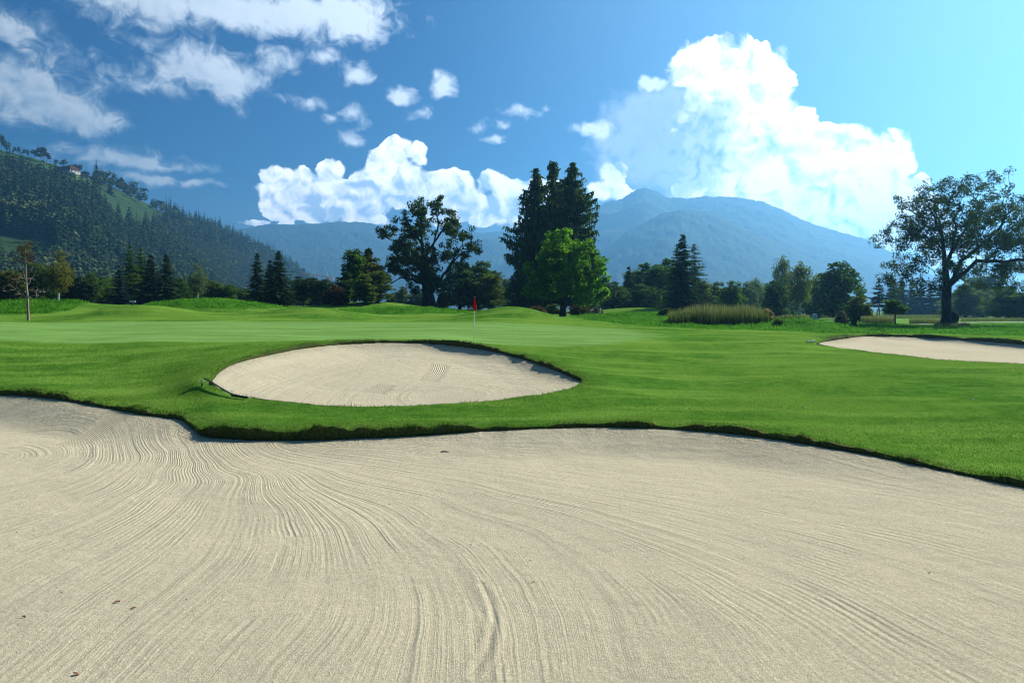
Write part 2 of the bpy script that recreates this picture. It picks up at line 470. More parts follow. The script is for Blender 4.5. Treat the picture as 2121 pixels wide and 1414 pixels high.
# mounds: column, crest row, distance, half widths, kind (rough or mown)
MOUNDS = [(290, 631.5, 54.5, 4.3, 2.6, 0), (440, 617.5, 65, 6.0, 3.6, 1), (500, 622, 66, 4.2, 3.4, 1), (60, 622, 66, 9.0, 3.2, 1), (642, 635.5, 56, 3.9, 2.6, 0), (790, 636.5, 64, 5.5, 3.0, 1), (900, 637.5, 65, 5.0, 3.0, 1),
          (1040, 636, 55, 3.6, 2.8, 0), (1085, 637, 56, 3.2, 2.6, 0), (780, 624.5, 88, 6.5, 5.5, 1), (1290, 648, 67, 4.6, 3.6, 1), (1420, 652, 68, 5.0, 3.6, 1), (1625, 661, 58.5, 3.4, 2.6, 1), (1700, 665, 58, 3.0, 2.4, 1), (1340, 637, 118, 8, 6, 1)]
MP = []
for px, py, d, wx, wy, k in MOUNDS:
    c = np.array([PX(px, d), d]); MP.append([c, wx, wy, 0.0, ZY(py, d), k])
# solve the heights so that the crests stand where they are surveyed
def _prof(q, m):
    u = (q[:, 0] - m[0][0]) / m[1]; v = (q[:, 1] - m[0][1]) / m[2]
    return np.exp(-(np.abs(u) ** 2.3 + np.abs(v) ** 2.3) * 0.9)
_cs = np.array([m[0] for m in MP])
_A = np.stack([_prof(_cs, m) for m in MP], 1)
_h = np.linalg.lstsq(_A + 0.03 * np.eye(len(MP)), np.array([m[4] for m in MP]) - _base(warp(_cs)), rcond=None)[0]
for m, h in zip(MP, _h): m[3] = max(0.0, h)

def vnoise(q, scale, seed=0):
    """smooth value noise, numpy"""
    q = np.asarray(q, float) * scale + seed * 17.31
    i = np.floor(q).astype(np.int64); f = q - i; f = f * f * (3 - 2 * f)
    def h(a, b):
        n = (a * 374761393 + b * 668265263 + seed * 144665) & 0x7fffffff
        n = ((n ^ (n >> 13)) * 1274126177) & 0x7fffffff
        return ((n ^ (n >> 16)) & 0xffff) / 65535.0
    a, b = i[:, 0], i[:, 1]
    return (h(a, b) * (1 - f[:, 0]) + h(a + 1, b) * f[:, 0]) * (1 - f[:, 1]) + (h(a, b + 1) * (1 - f[:, 0]) + h(a + 1, b + 1) * f[:, 0]) * f[:, 1]

def fbm(q, scale, octs=4, seed=0, gain=0.5):
    s = 0; a = 1.0; t = 0
    for k in range(octs):
        s = s + a * (vnoise(q, scale * 2 ** k, seed + k) - 0.5); t += a; a *= gain
    return s / t * 2

def ground_z(q, mounds=True):
    q = np.asarray(q, float)
    z = _base(warp(q))
    if mounds:
        for m in MP: z = z + m[3] * _prof(q, m)
    return z

def gz(x, y): return float(ground_z(np.array([[x, y]]))[0])

GREEN = np.array([P(*t)[:2] for t in [(-500, 704, 32), (0, 707, 31.2), (300, 709, 30.8), (480, 713, 29.6), (600, 711, 29.8), (700, 706.5, 30.2), (860, 704, 31), (1000, 710, 31), (1100, 717, 31.2), (1230, 714, 32.8), (1330, 703, 36), (1370, 694, 40),
                                      (1300, 682, 44.5), (1150, 673, 47), (1000, 667, 48.3), (500, 667, 48.3), (0, 667, 48.3), (-500, 667, 48.3)]])
ROUGHLINE = np.array([P(*t)[:2] for t in [(1195, 650, 64), (1240, 662, 58), (1330, 677, 51.5), (1450, 687, 48.8), (1600, 691, 48.3), (1780, 692.5, 48.5), (1900, 693, 48.6), (2000, 697, 47.5), (2121, 703, 46), (2500, 720, 42), (3000, 690, 78), (2121, 672, 80), (1900, 670, 82), (1700, 663, 82), (1500, 655, 84), (1250, 650, 84)]])
LEFTROUGH = np.array([P(*t)[:2] for t in [(-600, 645, 58), (90, 645, 58.5), (150, 640, 62), (200, 634, 70), (150, 630, 82), (-600, 630, 80)]])

def masks(q):
    r = np.zeros(len(q))
    for m in MP:
        if m[5] and m[0][1] < 75 and m[0][0] > -29: r = np.maximum(r, (_prof(q, m) > 0.30).astype(float))
    for m in MP:
        if not m[5]: r[(_prof(q, m) > 0.34)] = 0.0
    r[inside(ROUGHLINE, q)] = 1.0
    r[inside(LEFTROUGH, q)] = 1.0
    for m in MP:
        if not m[5] and m[0][1] < 60: r[(q[:, 1] < m[0][1] + 0.5)] *= np.where(_prof(q[(q[:, 1] < m[0][1] + 0.5)], m) > 0.2, 0, 1)
    gd, _ = dist_poly(GREEN, q); sg = np.where(inside(GREEN, q), gd, -gd)
    wd = 1.2 + 5.0 * np.clip((q[:, 0] - 3.0) / 5.0, 0, 1)
    return np.clip(0.5 + sg / wd, 0, 1), r
# ------------------------------------------------------------------ ground sheet and bunker sand
def polar(r0, r1, k, a0, a1):
    out = []; r = r0; i = 0
    while r < r1:
        n = max(3, int((a1 - a0) / k))
        a = a0 + (np.arange(n) + (0.5 if i % 2 else 0.0)) * (a1 - a0) / n
        out.append(np.stack([r * np.sin(a), r * np.cos(a)], 1))
        r *= 1 + k * 0.9; i += 1
    return np.concatenate(out)

A0 = R(46)
pts = [polar(3.0, 9.0, 0.02, -A0, A0), polar(9.0, 72.0, 0.0085, -A0, A0), polar(72.0, 400.0, 0.02, -A0, A0), polar(400.0, 6300.0, 0.05, -A0, A0),
       polar(1.0, 60.0, 0.06, A0 + .03, 2 * math.pi - A0 - .03), polar(60.0, 6300.0, 0.12, A0 + .03, 2 * math.pi - A0 - .03)]
pts = np.concatenate(pts)
polys = [o[0] for o in OUT]
# keep clear of the outlines (their own rows follow) and of the sand
keep = np.ones(len(pts), bool)
near = np.linalg.norm(pts, axis=1) < 75
for po in polys:
    qn = np.where(near)[0]
    dd, _ = dist_poly(po, pts[qn])
    ins = inside(po, pts[qn])
    keep[qn[(dd < 0.16) | ins]] = False
pts = pts[keep]
cdt_v = [Vector(p) for p in pts.tolist()]
cdt_e = []
for po, nrm in OUT:
    b = len(cdt_v); n = len(po)
    cdt_v += [Vector((x, y)) for x, y in po[:, :2].tolist()]
    cdt_e += [(b + i, b + (i + 1) % n) for i in range(n)]
rv, re_, rf, *_ = delaunay_2d_cdt(cdt_v, cdt_e, [], 0, 1e-5)
gv = np.array([tuple(v) for v in rv]); gf = np.array([f for f in rf if len(f) == 3], dtype=np.int32)
cen = gv[gf].mean(1)
drop = np.zeros(len(gf), bool)
for po in polys: drop |= inside(po, cen)
gf = gf[~drop]
z = ground_z(gv)
# turf lip: the sheet ends exactly on the outline at contact height + lip
lipw = np.zeros(len(gv))
for po, nrm in OUT:
    dd, ii = dist_poly(po, gv)
    on = dd < 1.2
    k = np.exp(-(dd / 0.45) ** 2)
    z = np.where(on, z * (1 - k) + (po[ii, 2] + po[ii, 3]) * k, z)
    big = np.clip(po[ii, 3] / 0.15, 0, 1)
    lipw = np.maximum(lipw, np.exp(-(dd / 0.6) ** 2) * big)
rr = np.linalg.norm(gv, axis=1)
z = z + 0.035 * fbm(gv, 0.9, 3, 3) * np.clip((rr - 8) / 6, 0, 1) * (1 - np.exp(-(rr / 500) ** 2) * 0)
gm, rm = masks(gv)
far = (gv[:, 1] > 86) & (gv[:, 1] < 300) & (gv[:, 0] > PX(1470, gv[:, 1]))
GM2 = np.where(far & (rm < .5), .56 + .2 * fbm(gv * np.array([.2, 1]), .05, 2, 6), gm)
z = z + rm * 0.16 * fbm(gv, 1.3, 3, 9)
z = np.where(rr > 500, np.minimum(z, 1.0), z)
V = np.column_stack([gv, z])
GROUND = link('ground', mesh_np('ground', V, [gf], {'green': GM2, 'rough': rm, 'lip': lipw}, M_GRASS, True))
tag(GROUND, kind='structure')

# cut turf face round each bunker
for k, (po, nrm) in enumerate(OUT):
    n = len(po)
    top = po[:, 2] + po[:, 3]
    # the sheet uses the same heights on its border, plus its own small relief
    tz = top + 0.035 * fbm(po[:, :2], 0.9, 3, 3) * np.clip((np.linalg.norm(po[:, :2], axis=1) - 8) / 6, 0, 1)
    c = po[:, :2].mean(0)
    sgn = np.sign(((po[:, :2] - c) * nrm).sum())      # outward
    rows = []
    for f, off in ((0.0, 0.0), (0.3, -0.035), (0.62, -0.01), (1.0, 0.05)):
        q = po[:, :2] + nrm * sgn * (off * (0.6 + 0.8 * rs.rand(n)))[:, None]
        rows.append(np.column_stack([q, tz * (1 - f) + (po[:, 2] - 0.10) * f]))
    W = np.concatenate(rows); Fs = []
    for j in range(3):
        a = j * n + np.arange(n); b = j * n + (np.arange(n) + 1) % n
        Fs.append(np.stack([a, b, b + n, a + n], 1))
    o = link('turf_edge', mesh_np('turf_edge', W, [np.concatenate(Fs)], None, M_SOIL, True))
    tag(o, kind='structure')

# rake lines of the near bunker, surveyed as strokes
def fpt(px, py): # on the flat floor
    d = (CZ + 1.8) * F_PX / (py - HY); return (PX(px, d), d)
STROKES = [
    (0.0, [(900, 948), (1300, 985), (1700, 1040), (2121, 1120)]),
    (1.6, [(820, 962), (1100, 1005), (1400, 1065), (1700, 1145), (2000, 1255), (2121, 1310)]),
    (3.4, [(760, 975), (1000, 1030), (1250, 1105), (1450, 1195), (1640, 1310), (1760, 1414)]),
    (4.7, [(700, 987), (898, 1030), (1089, 1100), (1209, 1180), (1290, 1300), (1330, 1414)]),
    (6.1, [(640, 990), (760, 1040), (870, 1110), (950, 1200), (985, 1300), (990, 1414)]),
    (7.2, [(590, 990), (660, 1050), (715, 1120), (740, 1200), (720, 1300), (640, 1414)]),
    (8.0, [(540, 980), (590, 1050), (615, 1120), (590, 1200), (480, 1330), (400, 1414)]),
    (8.8, [(470, 975), (495, 1050), (480, 1120), (400, 1210), (250, 1330)]),
    (9.6, [(420, 960), (420, 1030), (370, 1090), (250, 1180), (100, 1280)]),
    (10.5, [(370, 935), (370, 990), (310, 1050), (200, 1110), (0, 1200)]),
    (10.9, [(-60, 866), (60, 861), (160, 859), (262, 868), (322, 892), (346, 930), (338, 975), (290, 1030), (170, 1095), (0, 1160)]),
    (12.1, [(-60, 886), (40, 880), (130, 876), (215, 884), (262, 906), (276, 940), (258, 976), (195, 1012), (60, 1055), (-60, 1085)]),
    (13.5, [(-60, 908), (20, 903), (90, 901), (148, 914), (170, 936), (150, 960), (80, 986), (-40, 1010)]),
    (14.7, [(-60, 930), (20, 928), (60, 938), (50, 952), (-40, 966)]),
    (-1.1, [(690, 924), (850, 917), (1000, 911), (1300, 904), (1600, 934), (1900, 990), (2121, 1036)]),
    (0.3, [(620, 929)]),
]
sp, sv = [], []
for val, pl in STROKES:
    for a, b in pl: sp.append(fpt(a, b)); sv.append(val)
rake_f = rbf_fit(np.array(sp), np.array(sv), 0.6, 1e-3)

def fill(po, expand, spacing):
    c = po[:, :2].mean(0)
    n = len(po)
    t = np.roll(po, -1, 0)[:, :2] - np.roll(po, 1, 0)[:, :2]
    t /= np.linalg.norm(t, axis=1, keepdims=True) + 1e-9
    nr = np.stack([t[:, 1], -t[:, 0]], 1); nr *= np.sign(((po[:, :2] - c) * nr).sum())
    loop = po[:, :2] + nr * expand
    return loop

SANDS = []
for k, (po, nrm) in enumerate(OUT):
    loop = fill(po, 0.10, 0.1)
    mn, mx = loop.min(0), loop.max(0)
    g = polar(2.0, 80.0, (0.011, 0.0065, 0.007)[k], -R(85), R(85))
    g = g[(g > mn).all(1) & (g < mx).all(1)]
    dd, _ = dist_poly(po, g)
    g = g[inside(po, g) & (dd > 0.10)]
    cr = catmull(np.array([list(fpt(a, b)) + [0] for a, b in ((996, 1206), (1014, 1240), (1022, 1280), (1018, 1320), (1002, 1360), (975, 1400))]), 0.03, False)[:, :2]
    if k == 0:   # finer rows where a sole has scarred the foreground sand
        g = g[np.min(np.linalg.norm(g[:, None] - cr[None, ::4], axis=-1), axis=1) > 0.33]
        a_, b_ = cr.min(0) - .4, cr.max(0) + .4
        gx, gy = np.meshgrid(np.arange(a_[0], b_[0], .024), np.arange(a_[1], b_[1], .024)); ex = np.stack([gx.ravel(), gy.ravel()], 1)
        ex = ex[np.min(np.linalg.norm(ex[:, None] - cr[None, ::3], axis=-1), axis=1) < 0.30]; g = np.concatenate([g, ex])
    n = len(loop)
    vs = [Vector(p) for p in g.tolist()] + [Vector(p) for p in loop.tolist()]
    es = [(len(g) + i, len(g) + (i + 1) % n) for i in range(n)]
    rv, _, rf, *_ = delaunay_2d_cdt(vs, es, [], 1, 1e-5)
    sv_ = np.array([tuple(v) for v in rv]); sf = np.array([f for f in rf if len(f) == 3], dtype=np.int32)
    dd, ii = dist_poly(po, sv_)
    contact = po[ii, 2]
    sub = po[::6]
    zi = rbf_fit(sub[:, :2], sub[:, 2], 0.5, 1e-3)(sv_)
    if k == 0:
        s = np.clip(dd / 2.0, 0, 1); s = s * s * (3 - 2 * s)
        floor = -1.80 + 0.03 * fbm(sv_, 0.25, 3, 21)
        zz = contact * (1 - s) + floor * s
        ph = rake_f(sv_)
        # toward the far left the rake went round and round
        amp = np.clip(1.25 - np.linalg.norm(sv_ - np.array([-6.2, 14.3]), axis=1) / 7.0, 0.40, 1.0)
        q0, q1 = np.array([PX(290, 19.6), 19.6]), np.array([PX(150, 16.2), 16.2]); print('SWATH', q0, q1)
        ax = (q1 - q0) / np.linalg.norm(q1 - q0)
        al = (sv_ - q0) @ ax; ac = (sv_ - q0) @ np.array([-ax[1], ax[0]])
        sw = ((al > 0.0) & (al < np.linalg.norm(q1 - q0)) & (np.abs(ac + 0.06 * al) < 0.36)).astype(float)
        swp = ac
    else:
        s1 = np.clip(dd / 1.1, 0, 1); 
        pb = po[::5]; wq = 1 / (((sv_[:, None] - pb[None, :, :2]) ** 2).sum(-1) + .35) ** 1.6
        back = (wq * np.clip((pb[:, 3] - .05) / .12, 0, 1)).sum(1) / wq.sum(1)
        sag = 0.14 * np.clip(dd / 2.2, 0, 1) + 0.22 * back * s1 * (2 - s1) * np.clip(1.6 - dd / 7.0, 0, 1)
        zz = zi - sag + 0.02 * fbm(sv_, 0.5, 3, 5)
        zz = np.where(dd < 0.3, contact * (1 - dd / 0.3) + zz * dd / 0.3, zz)
        if k == 1:
            # rings round the right end, flat strokes elsewhere
            c = P(930, 800, 21.5)[:2]
            e = (sv_ - c) / np.array([1.0, 1.25])
            ph = np.linalg.norm(e, axis=1) + 0.15 * sv_[:, 1]
            amp = np.clip((sv_[:, 0] - PX(900, 22)) / 3.0, 0.06, 0.8)
            sw = np.zeros(len(sv_)); swp = np.zeros(len(sv_))
            for (a, b, wdt) in ((P(915, 742, 27.0), P(892, 787, 23.4), .33), (P(800, 790, 22.6), P(775, 810, 21.4), .33)):
                q0, q1 = a[:2], b[:2]; L = np.linalg.norm(q1 - q0); ax = (q1 - q0) / L
                al = (sv_ - q0) @ ax; ac = (sv_ - q0) @ np.array([-ax[1], ax[0]]) + 0.03 * (al - L / 2) ** 2
                mk = (al > 0) & (al < L) & (np.abs(ac) < wdt)
                sw = np.where(mk, 1.0, sw); swp = np.where(mk, ac, swp)
        else:
            ph = sv_[:, 1] + 0.2 * sv_[:, 0]; amp = np.full(len(sv_), 0.12); sw = np.zeros(len(sv_)); swp = sw
    dm = np.full(len(sv_), 9.0)
    if k == 0:
        nr_ = np.linalg.norm(sv_ - cr.mean(0), axis=1) < 2.5
        dm[nr_] = np.min(np.linalg.norm(sv_[nr_][:, None] - cr[None], axis=-1), axis=1)
    fadeo = np.clip((2.0 - np.linalg.norm(sv_ - cr[len(cr) // 2], axis=1)) / 1.2, 0, 1) * (0.6 + 0.5 * vnoise(sv_, 3.0, 3)); scar = np.exp(-(dm / 0.035) ** 2) * fadeo; rim = np.exp(-((dm - 0.085) / 0.04) ** 2) * fadeo
    big = po[ii, 3]
    crumble = np.exp(-(dd / (0.55 if k else 0.5)) ** 2) * np.clip(big / 0.1, 0, 1)
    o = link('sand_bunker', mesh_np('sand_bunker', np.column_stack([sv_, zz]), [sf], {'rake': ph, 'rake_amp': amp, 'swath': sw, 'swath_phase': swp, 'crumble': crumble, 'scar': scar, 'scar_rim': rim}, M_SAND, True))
    tag(o, kind='structure')
    SANDS.append((o, sv_, zz))

def sand_z(k, x, y):
    _, v, zz = SANDS[k]
    i = ((v - np.array([x, y])) ** 2).sum(1).argmin()
    return float(zz[i])

def hit(px, py):
    """point of turf or sand seen at a survey reading"""
    d = Vector(P(px, py, 1.0) - np.array([0, 0, CZ])).normalized(); best = None
    for o in [GROUND] + [s[0] for s in SANDS]:
        ok, co_, no_, _ = o.ray_cast(Vector((0, 0, CZ)), d)
        if ok and (best is None or co_.length < best.length): best = co_.copy()
    return np.array(best)

# ------------------------------------------------------------------ grass blades
def blades(name, base, hgt, wid, lean, tint, mat, segs=2, rng=None, pull=None):
    """each blade: a bent tapering strip; base (n,3)"""
    rng = rng or rs
    n = len(base)
    th = rng.rand(n) * 2 * math.pi
    side = np.stack([np.cos(th), np.sin(th), np.zeros(n)], 1)
    fw = np.stack([-np.sin(th), np.cos(th), np.zeros(n)], 1)
    if pull is not None: fw = fw * 0.5 + pull
    rows = []; al = []
    for j in range(segs):
        f = j / segs
        c = base + np.array([0, 0, 1.0]) * (hgt * f)[:, None] + fw * (lean * hgt * f * f)[:, None]
        w = (wid * (1 - 0.55 * f) / 2)[:, None]
        rows += [c - side * w, c + side * w]; al += [np.full(n, f)] * 2
    tip = base + np.array([0, 0, 1.0]) * (hgt * (1 - 0.12 * np.abs(lean)))[:, None] + fw * (lean * hgt)[:, None]
    rows.append(tip); al.append(np.ones(n))
    m = 2 * segs + 1
    V = np.stack(rows, 1).reshape(-1, 3); A = np.stack(al, 1).ravel(); T = np.repeat(tint, m)
    o = np.arange(n) * m
    quads = [np.stack([o + 2 * j, o + 2 * j + 1, o + 2 * j + 3, o + 2 * j + 2], 1) for j in range(segs - 1)]
    tris = np.stack([o + 2 * segs - 2, o + 2 * segs - 1, o + 2 * segs], 1)
    Fs = ([np.concatenate(quads)] if quads else []) + [tris]
    return mesh_np(name, V, Fs, {'along': A, 'tint': T}, mat)

M_BLADE = blade_mat('turf blades', (0.060, 0.158, 0.016), (0.152, 0.350, 0.042), (0.24, 0.42, 0.065))
M_LIPBL = blade_mat('lip grass', (0.045, 0.110, 0.012), (0.110, 0.230, 0.030), (0.20, 0.24, 0.07))
M_ROUGH = blade_mat('rough grass', (0.050, 0.18, 0.010), (0.105, 0.31, 0.022), (0.17, 0.38, 0.045))
M_REED = blade_mat('reeds', (0.055, 0.100, 0.016), (0.150, 0.205, 0.045), (0.24, 0.23, 0.11))

# hanging grass along the lips
bs, hs, pl = [], [], []
for k, (po, nrm) in enumerate(OUT):
    c = po[:, :2].mean(0); sgn = np.sign(((po[:, :2] - c) * nrm).sum())
    patch = np.clip(0.5 + 1.6 * fbm(po[:, :2], 0.9, 3, 44), 0, 1)
    vis = (po[:, 1] > 6) & (np.abs(po[:, 0]) < po[:, 1] * 0.82)
    for i in np.where(vis)[0]:
        m = int((30, 16, 14)[k] * (0.15 + min(1.0, po[i, 3] / 0.2)) * (0.6 + 0.9 * patch[i]))
        f = rs.rand(m)
        off = (rs.rand(m) ** 1.3) * 0.22
        q = po[i, :2] + nrm[i] * sgn * off[:, None] + rs.randn(m, 2) * 0.05
        zt = po[i, 2] + po[i, 3] * (0.98 - 0.65 * np.where(off < 0.04, rs.rand(m), 0))
        bs.append(np.column_stack([q, zt])); hs.append(np.clip(0.05 + 0.05 * rs.rand(m) + 0.12 * po[i, 3] * rs.rand(m), 0.03, 0.2))
        pl.append(np.repeat(np.append(-nrm[i] * sgn, -0.15)[None] * 0.9, m, 0))
bs = np.concatenate(bs); hs = np.concatenate(hs); pl = np.concatenate(pl)
pat = np.clip(0.5 + 1.2 * fbm(bs[:, :2], 0.8, 3, 4) + 0.35 * rs.randn(len(bs)), 0, 1)
o = link('lip_grass', blades('lip_grass', bs, hs, 0.010 + 0.008 * rs.rand(len(bs)), 0.9 + 0.5 * rs.randn(len(bs)), pat, M_LIPBL, 2, rs, pl))
tag(o, 'longer grass hanging over the sandy bunker edges', 'grass', kind='stuff')

# short turf on the strip in front
def scatter(n, x0, x1, d0, d1, px=True):
    d = d0 + (d1 - d0) * rs.rand(n) ** 0.9
    c = x0 + (x1 - x0) * rs.rand(n)
    return np.stack([(c - CX) / F_PX * d, d], 1)
q = np.concatenate([scatter(205000, -250, 2430, 10.0, 20.5), scatter(105000, -200, 2380, 20.5, 31.0)])
okm = np.ones(len(q), bool)
for po in polys: okm &= ~inside(po, q)
gq, _ = masks(q); okm &= gq < 0.4
q = q[okm]
zq = ground_z(q)
for po, nrm in OUT:
    dd, ii = dist_poly(po[::3], q)
    k = np.exp(-(dd / 0.45) ** 2)
    pp = po[::3]
    zq = zq * (1 - k) + (pp[ii, 2] + pp[ii, 3]) * k
zq = zq + 0.035 * fbm(q, 0.9, 3, 3) * np.clip((np.linalg.norm(q, axis=1) - 8) / 6, 0, 1)
tn = np.clip(0.5 + 1.0 * fbm(q * np.array([.35, 1.0]), 0.6, 4, 8) + 0.7 * fbm(q, 0.22, 3, 12) + 0.22 * rs.randn(len(q)), 0, 1)
o = link('turf_blades', blades('turf_blades', np.column_stack([q, zq - 0.005]), 0.020 + 0.022 * rs.rand(len(q)), 0.009 + 0.007 * rs.rand(len(q)), rs.randn(len(q)) * 0.6, tn, M_BLADE, 1))
tag(o, 'short mown grass blades between and around the bunkers', 'grass', kind='stuff')

# tufted rough on the mounds
q = np.concatenate([scatter(60000, -40, 980, 56, 84), scatter(75000, 1180, 2160, 47.5, 80)])
_, rq = masks(q)
dens = 0.5 + 0.9 * fbm(q, 0.55, 3, 14)
okm = (rq > 0.5) & (rs.rand(len(q)) < np.clip(dens + 0.25, 0.12, 1))
q = q[okm]
zq = ground_z(q) + 0.16 * fbm(q, 1.3, 3, 9)
tall = 0.10 + 0.20 * np.clip(0.5 + fbm(q, 0.7, 3, 31), 0, 1) * rs.rand(len(q))
lf = (q[:, 0] < PX(170, 60)) & (q[:, 1] > 56)
tall = np.where(lf, tall + 0.22 * np.clip(0.5 + 1.2 * fbm(q, 1.2, 2, 77), 0, 1), tall)
tn = np.clip(0.5 + 1.1 * fbm(q, 0.6, 3, 18) + 0.3 * rs.randn(len(q)), 0, 1)
o = link('rough_grass', blades('rough_grass', np.column_stack([q, zq - 0.02]), tall, 0.045 + 0.05 * rs.rand(len(q)), rs.randn(len(q)) * 0.55, tn, M_ROUGH, 1))
tag(o, 'long tufted rough grass on the mounds behind the green', 'grass', kind='stuff')
# ------------------------------------------------------------------ camera, sun, sky with clouds, haze
cam = bpy.data.cameras.new('camera')
cam.lens = 24.0; cam.sensor_width = 36.0; cam.shift_y = -(HY * -1 + 707.0) / 2121.0
cam.clip_end = 30000; cam.clip_start = 0.1
co = bpy.data.objects.new('camera', cam); COL.objects.link(co)
co.location = (0, 0, CZ); co.rotation_euler = (R(90), 0, 0)
scene.camera = co

SUN_AZ, SUN_EL = R(54), R(33)
sun = bpy.data.lights.new('sun', 'SUN'); sun.energy = 5.0; sun.angle = R(0.53); sun.color = (1.0, 0.945, 0.86)
so = bpy.data.objects.new('sun', sun); COL.objects.link(so)
sd = Vector((math.sin(SUN_AZ) * math.cos(SUN_EL), math.cos(SUN_AZ) * math.cos(SUN_EL), math.sin(SUN_EL)))
so.rotation_euler = sd.to_track_quat('Z', 'Y').to_euler()
so.location = (60, 40, 60)

world = bpy.data.worlds.new('World'); scene.world = world; world.use_nodes = True
nt = world.node_tree; nt.nodes.clear(); g = N(nt)
sky = g.node('ShaderNodeTexSky', sky_type='NISHITA')
sky.sun_disc = False; sky.sun_elevation = SUN_EL; sky.sun_rotation = SUN_AZ
sky.air_density = 1.0; sky.dust_density = 0.6; sky.ozone_density = 2.0; sky.altitude = 700
dirv = g.node('ShaderNodeTexCoord').outputs['Generated']
sx = g.node('ShaderNodeSeparateXYZ'); nt.links.new(dirv, sx.inputs[0])
az = g.math('MULTIPLY', g.math('ARCTAN2', sx.outputs[0], sx.outputs[1]), 180 / math.pi)
el = g.math('MULTIPLY', g.math('ARCSINE', sx.outputs[2]), 180 / math.pi)
cmb = g.node('ShaderNodeCombineXYZ'); nt.links.new(az, cmb.inputs[0]); nt.links.new(el, cmb.inputs[1])
pv = cmb.outputs[0]
cosun = g.vec('DOT_PRODUCT', dirv, tuple(sd))

def azel(px, py):
    u, v = (px - CX) / F_PX, (HY - py) / F_PX
    return math.degrees(math.atan(u)), math.degrees(math.atan2(v, math.hypot(1, u)))

# clouds are charted by azimuth and elevation: (column, row, half width, half height, weight)
CUMULUS = [(1480, 105, 62, 34, 1), (1440, 150, 70, 60, 1), (1530, 135, 85, 60, 1), (1590, 140, 55, 56, 1), (1620, 165, 36, 70, 1), (1560, 220, 100, 80, 1), (1470, 240, 95, 80, 1), (1640, 270, 70, 40, 1),
           (1500, 310, 110, 85, 1), (1610, 300, 90, 70, 1), (1700, 280, 70, 40, 1), (1760, 305, 75, 48, 1), (1830, 315, 62, 46, 1), (1862, 300, 26, 34, .8), (1700, 350, 150, 80, 1.1), (1820, 385, 75, 55, 1), (1560, 380, 150, 60, 1.1), (1720, 430, 150, 55, 1), (1850, 440, 75, 48, .9),
           (1480, 400, 80, 40, .9), (1640, 400, 80, 60, 1), (1790, 480, 110, 40, .9), (1900, 490, 80, 40, .7), (1882, 335, 30, 26, .9), (1892, 400, 34, 44, .9), (1925, 440, 50, 50, .8), (1960, 505, 70, 46, .8), (2010, 540, 70, 40, .6), (1660, 235, 24, 24, .8), (1860, 280, 30, 18, .8),
           (1275, 352, 42, 26, .85), (1250, 395, 50, 28, .9), (1290, 405, 36, 18, .8),
           (560, 365, 24, 26, .9), (590, 385, 50, 40, 1), (625, 365, 34, 26, .9), (690, 355, 32, 30, 1), (645, 405, 60, 46, 1), (760, 425, 66, 42, 1), (560, 410, 32, 40, .9), (690, 435, 60, 36, .95), (680, 385, 52, 46, 1), (745, 400, 55, 40, 1), (825, 315, 42, 32, 1), (862, 318, 30, 28, 1), (815, 345, 62, 36, 1), (790, 385, 80, 46, 1), (590, 430, 52, 34, 1),
           (640, 440, 40, 22, .85), (735, 440, 46, 36, 1), (850, 400, 70, 46, 1), (905, 375, 42, 26, 1), (945, 380, 46, 28, 1), (965, 425, 46, 52, 1), (900, 425, 60, 50, 1), (1025, 380, 46, 28, 1), (1070, 395, 62, 32, 1), (1040, 430, 70, 40, 1), (1010, 455, 70, 22, .8), (1130, 420, 60, 50, .9),
           (520, 465, 26, 8, .8), (660, 460, 26, 14, .8), (595, 475, 18, 12, .6)]
VEIL = [(1352, 172, 30, 17, 1.1), (1225, 268, 44, 16, .9), (1245, 280, 26, 14, .7), (300, 0, 220, 60, .9), (520, 25, 250, 52, 1), (700, 30, 130, 60, .95), (750, 70, 50, 30, .7), (420, 140, 130, 46, .8), (330, 175, 110, 30, .65), (480, 160, 80, 52, .9), (470, 190, 46, 26, .7), (575, 125, 50, 34, .75), (300, 95, 70, 20, .5),
        (30, 60, 100, 50, .6), (60, 185, 120, 52, .95), (130, 225, 120, 55, 1), (190, 250, 80, 36, .85), (10, 150, 50, 40, .8), (20, 240, 40, 30, .6), (110, 120, 60, 50, .4),
        (230, 325, 160, 26, .72), (350, 342, 90, 12, .72), (310, 370, 110, 14, .70), (410, 376, 60, 9, .75), (740, 155, 38, 24, .8), (680, 120, 46, 20, .5), (830, 196, 28, 20, .9), (915, 180, 26, 24, .7), (905, 160, 14, 12, .5), (640, 213, 56, 14, .55),
        (1068, 230, 40, 12, .6), (732, 290, 30, 16, .6), (735, 240, 26, 22, .5), (685, 245, 20, 12, .45), (995, 265, 16, 12, .35), (1020, 290, 20, 8, .5), (1035, 256, 16, 8, .45), (1128, 230, 14, 8, .35), (870, 235, 20, 12, .3)]
SHADE = [(1330, 290, 120, 110, .8), (1420, 330, 90, 120, .95), (1450, 260, 90, 80, .75), (1500, 240, 70, 50, .45), (1380, 230, 60, 60, .6), (1480, 330, 70, 60, .7), (1640, 305, 60, 24, .32), (1580, 310, 50, 40, .35), (1700, 400, 50, 22, .2), (1430, 380, 90, 40, .5)]
UMBRA = [(740, 395, 70, 26, .8), (650, 405, 40, 26, .6), (800, 430, 70, 30, .9), (690, 440, 60, 22, .9), (900, 430, 60, 30, .8), (600, 440, 50, 24, .7), (1040, 430, 90, 26, .8), (880, 355, 40, 20, .5), (610, 400, 50, 20, .5), (960, 400, 30, 18, .4), (1130, 430, 60, 30, .6)]

